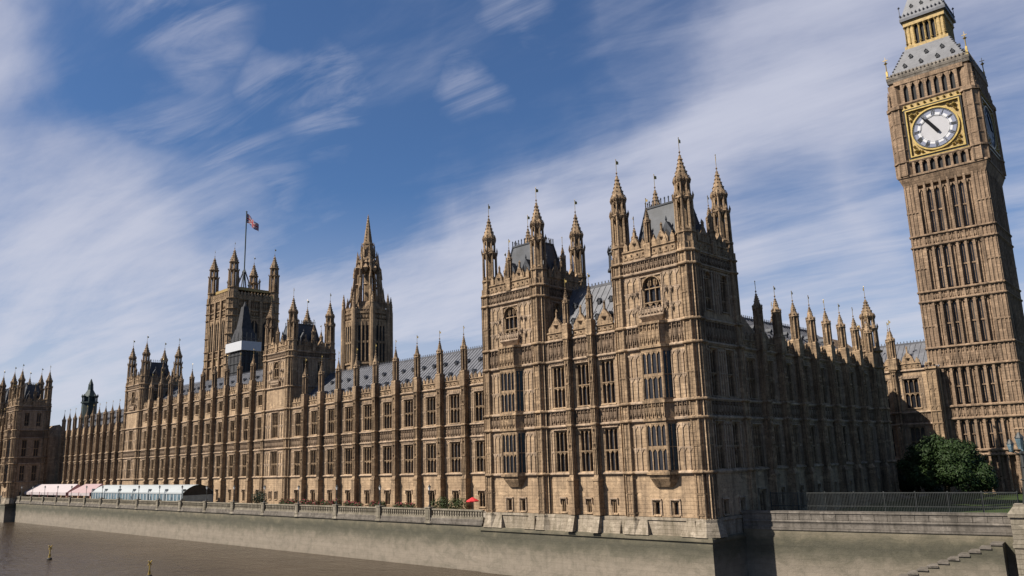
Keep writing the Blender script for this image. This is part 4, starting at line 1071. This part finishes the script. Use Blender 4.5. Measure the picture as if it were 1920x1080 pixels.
def great_tower():
    x0, y0, S = 80.0, 275.5, 23.0
    root = thing('great_tower', 'great square tower flying a flag, its four corner turrets highest on the left skyline', 'tower', (x0+S/2, y0+S/2, 0))
    c = MB(); h = S/2-.9; c.box(-h, h, -h, h, 10, 79); part('wall', c, 'stone', root)
    f, g = MB(), MB()
    e = 8.3
    for z in (50, 53.5, 56.5, 71.0, 74.0, 78.6): string(f, -e-1, e+1, z, .6, .6, .9)
    for i in range(4): u = -e+2*e*i/3; f.box(u-.55, u+.55, -.2, .9, 30, 78.5)
    for i in range(3):
        a, b = -e+2*e*i/3+.55, -e+2*e*(i+1)/3-.55; m = (a+b)/2
        for u in (a+.3, m, b-.3): f.box(u-.25, u+.25, .1, .9, 57, 70.5)
        f.uz([(a, 70.8), (a, 67.5), (m, 70.4)], .2, .9); f.uz([(b, 70.8), (m, 70.4), (b, 67.5)], .2, .9)
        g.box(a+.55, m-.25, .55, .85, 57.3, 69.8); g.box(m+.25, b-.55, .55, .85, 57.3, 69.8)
    carved(f, -e, e, 71.8, 73.8, .9, 1.3, .4); carved(f, -e, e, 74.8, 78.4, .9, 1.0, .35); carved(f, -e, e, 54.1, 56.3, .9, 1.2, .3)
    parapet(f, -e, e, 79.0, 3.0, .5, .6, 1.5)
    fm = f.mesh('face_tracery', 'stone'); gm = g.mesh('window', 'black')
    for rz in (EAST, NORTH, WEST, SOUTH):
        d = Vector((0, -S/2, 0)); d.rotate(Matrix.Rotation(rz, 3, 'Z')); o = link('face_tracery', fm, root, d, rz); link('window', gm, o)
    me = turret_meshes(2.5, 10, (50, 53.5, 57, 63, 71, 74, 78.6), 80.5, 101.8, open_lantern=True)
    for sx in (-1, 1):
        for sy in (-1, 1): turret(root, me, sx*(S/2-1.9), sy*(S/2-1.9), 101.8, 2.2)
    r = MB(); r.frus(-h, h, -h, h, 79, -2.6, 2.6, -2.6, 2.6, 86.0)
    for sx in (-1, 1):
        for sy in (-1, 1): r.rod((sx*2.4, sy*2.4, 85.5), (0, 0, 95), .3, 5); r.rod((sx*5, sy*5, 81), (sx*5, sy*5, 89), .35, 5); r.octa(sx*5, sy*5, 89, .7, 1.4)
    r.m = 1; r.box(-h+1, h-1, -h+1, h-1, 83.0, 84.2)
    part('roof', r, ['roof_dark', 'goldstone'], root)
    p = MB(); p.rod((0, 0, 86), (0, 0, 122.0), .28, 8); p.octa(0, 0, 122.1, .5, .5); p.octa(0, 0, 93.5, 1.1, 1.8); part('flagpole', p, 'green_copper', root)
    # flag: cross pattern in its own cells, blowing south-west and drooping
    F = MB(); nx, nz = 36, 20; Lf, Hf = 8.6, 4.4
    def pos(i, j):
        t = i/nx; s_ = j/nz
        x = .3+Lf*.62*t; y = .5*math.sin(t*7+s_)*t; z = 121.2-Hf*s_*(1-.25*t)-t*5.6+.35*math.sin(t*8)
        return (x*.72+y*.5, -x*.70+y*.5, z)
    grid = [[pos(i, j) for j in range(nz+1)] for i in range(nx+1)]
    for i in range(nx):
        for j in range(nz):
            X = (i+.5)/nx*2-1; Z = 1-(j+.5)/nz*2
            d1, d2 = abs(X-Z), abs(X+Z)
            m = 0
            if min(d1, d2) < .30: m = 1
            if min(d1, d2) < .12: m = 2
            if abs(X) < .17 or abs(Z) < .30: m = 1
            if abs(X) < .10 or abs(Z) < .18: m = 2
            F.m = m; F.quad(grid[i][j], grid[i+1][j], grid[i+1][j+1], grid[i][j+1])
    fl = part('flag', F, ['blue_flag', 'white_flag', 'red_flag'], None, (x0+S/2, y0+S/2, 0))
    tag(fl, 'red white and blue flag drooping from the pole on the great square tower', 'flag')
great_tower()

def scaffold_tower():
    root = thing('scaffolded_tower', 'ventilation tower wrapped in black scaffold netting with one white sheeted band', 'scaffold tower', (63.9, 230.1, 0))
    c = MB(); w, h = 3.5, 5.8
    c.box(-w+.3, w-.3, -h+.3, h-.3, 18, 48)
    c.frus(-w+.6, w-.6, -h+.8, h-.8, 52, -2.2, 2.2, -2.6, 2.6, 57); c.frus(-2.0, 2.0, -2.2, 2.2, 57, -.9, .9, -1.0, 1.0, 65.5); c.ngon(0, 0, .8, .1, 65.5, 67.5)
    part('netting', c, 'net', root)
    p = MB()
    for x in (-1, -.5, 0, .5, 1):
        for s in (-1, 1):
            p.rod((x*w, s*h, 18), (x*w, s*h, 55), .12, 5); p.rod((s*w, x*h, 18), (s*w, x*h, 55), .12, 5)
    for z in range(20, 56, 3):
        for s in (-1, 1): p.rod((-w, s*h, z), (w, s*h, z), .1, 5); p.rod((s*w, -h, z), (s*w, h, z), .1, 5)
    part('scaffold_pole', p, 'dark_iron', root)
    s = MB(); s.box(-w-.4, w+.4, -h-.4, h+.4, 48.5, 51.8)
    part('white_band', s, 'sheet', root)
scaffold_tower()

def vent_turret():
    root = thing('ventilation_turret', 'small dark green ventilation turret rising behind the roofs at far left', 'turret', (34, 297, 0))
    root.scale = (.8, .8, 1.0)
    b = MB(); b.ngon(0, 0, 3.6, 3.4, 20, 34); b.ngon(0, 0, 3.9, 3.9, 33.8, 34.4)
    for i in range(8):
        a = math.pi/8+math.pi/4*i; b.ngon(3.1*math.cos(a), 3.1*math.sin(a), .4, .35, 34.2, 36.5, 5, a); b.octa(3.4*math.cos(a), 3.4*math.sin(a), 36.6, .5, .9)
    b.ngon(0, 0, 2.6, 2.6, 34, 36.5); part('drum', b, 'green_copper', root)
    c = MB(); c.ngon(0, 0, 3.3, 2.0, 36.3, 38); c.ngon(0, 0, 2.0, 1.2, 38, 39.2); c.ngon(0, 0, 1.3, 1.1, 39.2, 41); c.ngon(0, 0, 1.2, .15, 41, 43.4); part('cap', c, 'green_copper', root)
vent_turret()

# ------------------------------------------------------------------ ground, terrace, river
WATER_Z = -7.55
g = MB(); g.box(12.5, 4000, -60, 4000, -1.5, -.95); structure('ground', g, 'ground')
t = MB(); t.box(.45, 12.6, 34.4, 251.0, -1.4, -.92); structure('terrace', t, 'paving')
l = MB(); l.add([(6.4, -.2, -.9), (9.9, -24.9, -.9), (11, -60, -.9), (120, -60, -.9), (120, 0.2, -.9), (12.3, .2, -.9)], [(0, 1, 2, 3, 4, 5)]); structure('lawn', l, 'grass')
w = MB(); w.quad((-4000, -4000, WATER_Z), (60, -4000, WATER_Z), (60, 4000, WATER_Z), (-4000, 4000, WATER_Z)); structure('river', w, 'water')

def terrace_wall():
    root = thing('embankment_wall', 'tidal embankment wall below the terrace, pale stone with a green weed line', 'river wall')
    b = MB(); b.box(-.02, 1.0, 34.5, 251.2, -9, -1.75); part('wall_face', b, 'tidal', root)
    c = MB(); c.box(-.22, .8, 34.5, 251.2, -1.75, -1.45); c.box(-.05, .7, 34.5, 251.2, -1.45, -1.0); part('coping', c, 'stone_grey', root)
terrace_wall()
def balustrade():
    root = thing('balustrade', 'long pale stone balustrade along the river edge of the terrace', 'balustrade')
    ped_y = [45.8+11.83*k for k in range(18)]
    b = MB(); b.box(.1, .42, 34.6, 251, -1.0, -.72); b.box(.06, .46, 34.6, 251, .02, .22)
    y = 34.9
    while y < 250.8:
        if min(abs(y-p) for p in ped_y) > .7:
            b.box(.16, .36, y-.13, y+.13, -.72, .02); b.octa(.26, y, -.42, .2, .22)
        y += .52
    part('rail', b, 'rail', root)
    p = MB(); p.box(-.18, .62, -.5, .5, -1.7, .28); p.box(-.28, .72, -.6, .6, .28, .42); p.frus(-.28, .7, -.62, .62, -1.75, -.2, .62, -.5, .5, -1.45)
    p.box(-.24, -.18, -.3, .3, -1.25, .1)
    pm = p.mesh('pedestal', 'rail')
    for y in ped_y: link('pedestal', pm, root, (0, y, 0))
    # terrace lamps on the pedestals
    def lamp():
        r = thing('terrace_lamp', 'dark lamp standard on a pedestal of the terrace balustrade', 'street lamp', (.24, ped_y[0], .42), 0, 'lamp standards along the terrace balustrade')
        q = MB(); q.ngon(0, 0, .2, .12, 0, .35); q.ngon(0, 0, .06, .045, .35, 2.3, 8); q.octa(0, 0, .9, .11, .12); q.octa(0, 0, 1.7, .09, .1); q.box(-.03, .03, -.3, .3, 1.95, 2.0); part('post', q, 'dark_iron', r)
        z = MB(); z.ngon(0, 0, .10, .22, 2.3, 2.75, 6); part('lamp_glass', z, 'lamp_glass', r)
        k = MB(); k.ngon(0, 0, .26, .05, 2.75, 3.05, 6); k.octa(0, 0, 3.1, .06, .12); part('lamp_cap', k, 'dark_iron', r)
        return r
    first = lamp()
    for y in ped_y[1:]: copy_tree(first, (.24, y, .42))
balustrade()

def garden_wall():
    a, b_ = Vector((6.2, 0, 0)), Vector((9.75, -24.8, 0)); d = (b_-a); L = d.length; rz = math.atan2(d.y, d.x)     # u runs from the pavilion to the pier, v points inland
    root = thing('garden_wall', 'long low river wall with weathered granite parapet at lower right, half in the pavilion shadow', 'river wall', (a.x, a.y, 0), rz)
    w_ = MB(); w_.box(0, L, 0, 1.0, -9, -1.45); part('wall_face', w_, 'tidal', root)
    p = MB()
    p.box(0, L, -.1, .55, -1.45, -1.15); p.box(0, L, .06, .5, -1.15, .22); p.box(0, L, -.06, .62, .22, .46); string(p, 0, L, -.62, .16, .1, .06)
    x = 0.0
    while x < L-.2:                                    # joints between the parapet blocks stand out as low fillets
        p.box(x, x+1.15, .02, .06, -.45, .14); x += 1.22
    part('parapet', p, 'stone_grey', root)
    # steps down to the water, against the wall
    s = thing('river_steps', 'worn stone stair climbing right against the river wall to the lamp pier', 'steps', (a.x, a.y, 0), rz)
    m = MB(); n = 12; u0, u1, z0, z1 = L-.8, L-11.5, -5.9, -2.0
    for i in range(n):
        ua = u0+(u1-u0)*i/n; ub = u0+(u1-u0)*(i+1)/n; z = z1+(z0-z1)*i/(n-1)
        m.box(ub, ua, -2.1, -.01, -9, z-.14)
    part('stair_body', m, 'tidal', s)
    m = MB()
    for i in range(n):
        ua = u0+(u1-u0)*i/n; ub = u0+(u1-u0)*(i+1)/n; z = z1+(z0-z1)*i/(n-1)
        m.box(ub-.06, ua+.02, -2.2, -.015, z-.14, z)
    part('tread', m, 'stone_grey', s)
    # pier and lamp at the bridge end
    pr = thing('bridge_pier', 'pale stone pier closing the river wall at the right edge', 'pier', (9.9, -26.1, 0), rz)
    q = MB(); q.box(-1.3, 1.25, -1.2, 1.2, -9, .2); q.frus(-1.45, 1.4, -1.35, 1.3, .2, -1.45, 1.4, -1.35, 1.3, .5); q.frus(-1.45, 1.4, -1.35, 1.3, .5, -1.0, 1.0, -1.0, 1.0, 1.1); q.box(-.95, .95, -.95, .95, 1.1, 1.3); q.box(-1.4, 1.35, -1.3, 1.25, -2.4, -2.0)
    part('block', q, 'rail', pr)
    lp = thing('bridge_lamp', 'tall dark iron lamp standard on the pier at the right edge', 'street lamp', (10.0, -26.35, 1.3))
    q = MB(); q.ngon(0, 0, .55, .4, 0, .9); q.ngon(0, 0, .42, .30, .9, 2.0); q.octa(0, 0, 2.1, .45, .3); q.ngon(0, 0, .24, .16, 2.2, 4.4); q.octa(0, 0, 3.2, .3, .25); q.octa(0, 0, 4.4, .3, .3)
    for a in range(3): q.rod((0, 0, 4.3), (.8*math.cos(a*2.1), .8*math.sin(a*2.1), 4.6), .06)
    part('post', q, 'dark_iron', lp)
    q = MB()
    for a in range(3): q.ngon(.8*math.cos(a*2.1), .8*math.sin(a*2.1), .16, .3, 4.6, 5.3, 8)
    q.ngon(0, 0, .2, .36, 4.8, 5.8, 8); part('lamp_glass', q, 'tent_glass', lp)
    q = MB(); q.ngon(0, 0, .42, .08, 5.8, 6.3, 8)
    for a in range(3): q.ngon(.8*math.cos(a*2.1), .8*math.sin(a*2.1), .34, .06, 5.3, 5.7, 8)
    part('lamp_cap', q, 'dark_iron', lp)
garden_wall()

def garden_fence():
    root = thing('garden_fence', 'dark security fence standing on the lawn behind the low river wall', 'fence', (13.6, -24.6, -.9), math.atan2(24.4, -3.5))
    L = 23.5
    f = MB(); x = 0
    while x < L: f.box(x, x+.036, 0, .04, .1, 3.0); x += .15
    part('mesh_panel', f, 'dark_iron', root)
    f = MB()
    for z in (.15, 1.6, 2.95): f.box(0, L, -.05, -.002, z, z+.1)
    part('rail', f, 'dark_iron', root)
    pm = MB(); pm.box(-.06, .06, -.12, -.052, 0, 3.15); me = pm.mesh('post', 'dark_iron')
    for k in range(9): link('post', me, root, (L*k/8, 0, 0))
garden_fence()

# ------------------------------------------------------------------ marquees on the terrace
def marquees():
    def barrel(mb, x0, x1, y0, y1, zE, zR, n=10):
        pts = [(x0+(x1-x0)*i/n, zE+(zR-zE)*math.sin(math.pi*i/n)**.8) for i in range(n+1)]
        for (a, za), (b, zb) in zip(pts, pts[1:]): mb.quad((a, y0, za), (b, y0, zb), (b, y1, zb), (a, y1, za))
        return pts
    # pale barrel roofed
    r = thing('marquee', 'long pale marquee with a barrel roof, glazed sides and a dark arched end', 'tent')
    m = MB(); x0, x1, y0, y1 = 2.6, 9.6, 133.5, 190.5; barrel(m, x0, x1, y0, y1, 1.75, 3.45)
    nb = 6
    m.box(x0-.1, x0+.02, y0, y1, 1.55, 1.85); part('roof', m, 'canvas', r)
    m = MB(); m.box(x0, x0+.05, y0+.1, y1, -.9, 1.55); m.box(x1-.05, x1, y0+.1, y1, -.9, 1.75); part('side_glass', m, 'tent_glass', r)
    fm = MB(); fm.box(x0-.16, x0-.02, -.13, .13, -.9, 2.2); fm.box(x0-.1, x0+.6, -.14, .14, 2.1, 2.6); fme = fm.mesh('frame_post', 'tent_frame')
    for k in range(nb+1): link('frame_post', fme, r, (0, y0+(y1-y0)*k/nb, 0))
    wm = MB()
    for k in range(nb*5): 
        y = y0+(y1-y0)*(k+.5)/(nb*5); wm.box(x0-.06, x0-.01, y-.25, y+.25, -.7+.9*((k*7) % 3 == 0), 1.45)
    part('side_panel', wm, 'canvas', r)
    e = MB(); n = 10; pts = [(x0+(x1-x0)*i/n, 1.75+1.7*math.sin(math.pi*i/n)**.8) for i in range(n+1)]
    e.add([(a, y0+.5, z) for a, z in pts]+[(x1, y0+.5, 1.2), (x0, y0+.5, 1.2)], [tuple(range(n+3))]); part('end_gable', e, 'timber', r)  # dark sheet fills the open arch, colouring in the shaded tent interior
    e = MB(); e.box(x0, x1, y0+.3, y0+.4, -.9, 1.2); part('end_wall', e, 'tent_frame', r)
    # pink pitched
    def pitched(label, y0, y1, roof, endmat, bays):
        r = thing('marquee', label, 'tent'); x0, x1 = 2.4, 8.8; xm = 6.0; zE, zR = 1.5, 3.75
        m = MB(); k = 2.2
        m.quad((x0, y0, zE), (xm, y0+k, zR), (xm, y1-k, zR), (x0, y1, zE)); m.quad((x1, y0, zE), (xm, y0+k, zR), (xm, y1-k, zR), (x1, y1, zE)); part('roof', m, roof, r)
        m = MB(); m.add([(x0, y0, zE), (x1, y0, zE), (xm, y0+k, zR)], [(0, 1, 2)]); m.box(x0, x1, y0, y0+.05, .6, zE); part('end_gable', m, endmat, r)
        m = MB(); m.add([(x0, y1, zE), (x1, y1, zE), (xm, y1-k, zR)], [(0, 1, 2)]); part('far_gable', m, roof, r)
        v = MB(); v.box(x0-.04, x0, y0, y1, .75, zE-.02); part('valance', v, 'palepink', r)
        fm = MB(); fm.box(x0-.1, x0-.04, -.16, .16, -.9, zE+.15); fme = fm.mesh('frame_post', 'maroon')
        for q in range(bays+1): link('frame_post', fme, r, (0, y0+(y1-y0)*q/bays, 0))
    pitched('long pink and white striped marquee with a maroon end at far left', 211, 252.5, 'palepink', 'maroon', 5)
    pitched('short pink pitched marquee between the long pink tent and the pale one', 191.5, 209, 'pink', 'maroon', 2)
marquees()

# ------------------------------------------------------------------ vegetation
def foliage(mb, blobs, n, size, rnd):
    tot = sum(b[3]*b[4]*b[5] for b in blobs)
    for (cx, cy, cz, rx, ry, rz_) in blobs:
        k = int(n*rx*ry*rz_/tot)
        for _ in range(k):
            while True:
                d = Vector((rnd.gauss(0, 1), rnd.gauss(0, 1), rnd.gauss(0, 1)))
                if d.length > .1: break
            d.normalize(); rr = rnd.uniform(.5, 1.04)**.7*(1.0 if rnd.random() > .1 else rnd.uniform(1.05, 1.3))
            p = Vector((cx+d.x*rx*rr, cy+d.y*ry*rr, cz+d.z*rz_*rr))
            nrm = (d+Vector((rnd.uniform(-.8, .8), rnd.uniform(-.8, .8), rnd.uniform(-.3, .9)))).normalized()
            a = nrm.orthogonal().normalized(); b = nrm.cross(a); t = rnd.uniform(0, 6.28); a, b = a*math.cos(t)+b*math.sin(t), b*math.cos(t)-a*math.sin(t)
            s = size*rnd.uniform(.6, 1.3)
            mb.add([p-a*s, p+b*s*.45, p+a*s, p-b*s*.45], [(0, 1, 2, 3)])
def tree(name, label, x, y, blobs, n, size, leaf, trunk_h, trunk_r, seed):
    rnd = random.Random(seed)
    root = thing(name, label, 'tree', (x, y, -.9))
    t = MB(); t.ngon(0, 0, trunk_r, trunk_r*.7, 0, trunk_h, 9)
    for b in blobs[:8]: 
        t.rod((0, 0, trunk_h*.7), (b[0]*.7, b[1]*.7, b[2]), trunk_r*.3)
    part('trunk', t, 'bark', root)
    c = MB(); foliage(c, blobs, n, size, rnd); part('crown', c, leaf, root)
rnd = random.Random(3)
bl = []
for i in range(46):
    a = rnd.uniform(0, 6.283); q = math.sqrt(rnd.uniform(0, 1)); px, py = 4.0*q*math.cos(a), 4.9*q*math.sin(a)
    top = 9.0*math.sqrt(max(.05, 1-.72*q*q)); bl.append((px, py, rnd.uniform(.45, .92)*top, rnd.uniform(1.2, 2.0), rnd.uniform(1.3, 2.2), rnd.uniform(.9, 1.5)))
tree('broad_tree', 'broad rounded dark green tree on the lawn in front of the clock tower', 45.0, -8.9, bl, 42000, .19, 'leaf', 3.0, .45, 1)
bl = []
for i in range(14):
    a = rnd.uniform(0, 6.283); q = math.sqrt(rnd.uniform(0, 1)); bl.append((2.4*q*math.cos(a), 2.6*q*math.sin(a), rnd.uniform(1.2, 5.2), rnd.uniform(1, 1.5), rnd.uniform(1, 1.6), rnd.uniform(.9, 1.4)))
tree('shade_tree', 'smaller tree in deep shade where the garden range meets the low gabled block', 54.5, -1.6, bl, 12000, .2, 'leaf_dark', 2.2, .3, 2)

def hedge(label, y0, y1, x, h, mat, seed, flowers=False):
    rnd = random.Random(seed); root = thing('terrace_shrubs', label, 'shrub', (x, (y0+y1)/2, -.92))
    bl = []; n = max(3, int((y1-y0)/.8))
    for i in range(n): bl.append((rnd.uniform(-.4, .4), (y0-y1)/2+(y1-y0)*(i+.5)/n, h*rnd.uniform(.45, .62), .7, .75, h*.5*rnd.uniform(.75, 1.15)))
    c = MB(); foliage(c, bl, int(260*(y1-y0)), .14, rnd); part('foliage', c, mat, root)
    b = MB(); b.box(-.6, .6, (y0-y1)/2, (y1-y0)/2, 0, .45); part('planter', b, 'timber', root)
    if flowers:
        f = MB(); foliage(f, [(b_[0], b_[1], b_[2]+.1, b_[3]*.9, b_[4], b_[5]) for b_ in bl], int(70*(y1-y0)), .12, rnd); part('blossom', f, 'flower', root)
hedge('rounded green hedge behind the balustrade, left of the red parasol', 47.5, 54.6, 8.4, 2.1, 'hedge', 11)
for k, (a, b, h) in enumerate(((60.5, 64.5, 1.2), (67.5, 72, 1.45), (75, 79.5, 1.3), (82, 86.5, 1.5), (89, 94, 1.3), (96.5, 102, 1.4))):
    hedge(('low planter of shrubs and crimson flowers nearest the rounded hedge', 'second planter of crimson flowers left of the rounded hedge', 'third planter of crimson flowers left of the rounded hedge', 'fourth planter of crimson flowers left of the rounded hedge', 'fifth planter of crimson flowers left of the rounded hedge', 'crimson flower planter just right of the near centre tower foot')[k], a, b, 8.6, h, 'hedge', 20+k, True)
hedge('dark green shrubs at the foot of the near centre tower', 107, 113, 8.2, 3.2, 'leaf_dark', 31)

def parasol():
    r = thing('parasol', 'red parasol open on the terrace beside the hedge', 'parasol', (8.6, 45.9, -.92))
    p = MB(); p.rod((0, 0, 0), (0, 0, 2.3), .035); p.ngon(0, 0, .35, .3, 0, .1); part('pole', p, 'dark_iron', r)
    c = MB(); c.ngon(0, 0, 1.0, .06, 1.75, 2.25, 8); c.ngon(0, 0, 1.0, 1.0, 1.6, 1.75, 8, None, False); part('canopy', c, 'red', r)
parasol()

# ------------------------------------------------------------------ things on the river
def buoy(label, x, y, s):
    r = thing('marker_buoy', label, 'buoy', (x, y, WATER_Z), .3, 'yellow marker buoys on the river')
    f = MB(); f.ngon(0, 0, .3*s, .55*s, -.3, .15*s, 12); f.ngon(0, 0, .55*s, .4*s, .15*s, .4*s, 12); part('float', f, 'timber', r)
    m = MB(); m.ngon(0, 0, .13*s, .10*s, .4*s, 2.2*s, 8)
    m.rod((-.35*s, 0, .4*s), (0, 0, 1.5*s), .05*s); m.rod((.35*s, 0, .4*s), (0, 0, 1.5*s), .05*s); part('mast', m, 'yellow', r)
    t = MB(); t.rod((-.42*s, 0, 2.1*s), (.42*s, 0, 2.9*s), .09*s); t.rod((.42*s, 0, 2.1*s), (-.42*s, 0, 2.9*s), .09*s); t.octa(0, 0, 2.5*s, .3*s, .3*s); part('topmark', t, 'yellow', r)
buoy('farther yellow marker buoy with a dark float on the brown water at left', -29.5, 111.0, .8)
buoy('nearer yellow marker buoy at the bottom edge of the picture', -28.5, 71.0, .74)
ml = thing('mooring_pile', 'dark timber mooring pile standing in the river at the left edge', 'pile', (-1.9, 259.5, 0))
m = MB(); m.ngon(0, 0, .75, .65, -10, .2, 10); m.ngon(0, 0, .8, .1, .2, .9, 10); part('post', m, 'timber', ml)
m = MB(); m.ngon(0, 0, .82, .82, -2.2, -1.8, 10); m.ngon(0, 0, .84, .84, -5, -4.6, 10); part('band', m, 'dark_iron', ml)
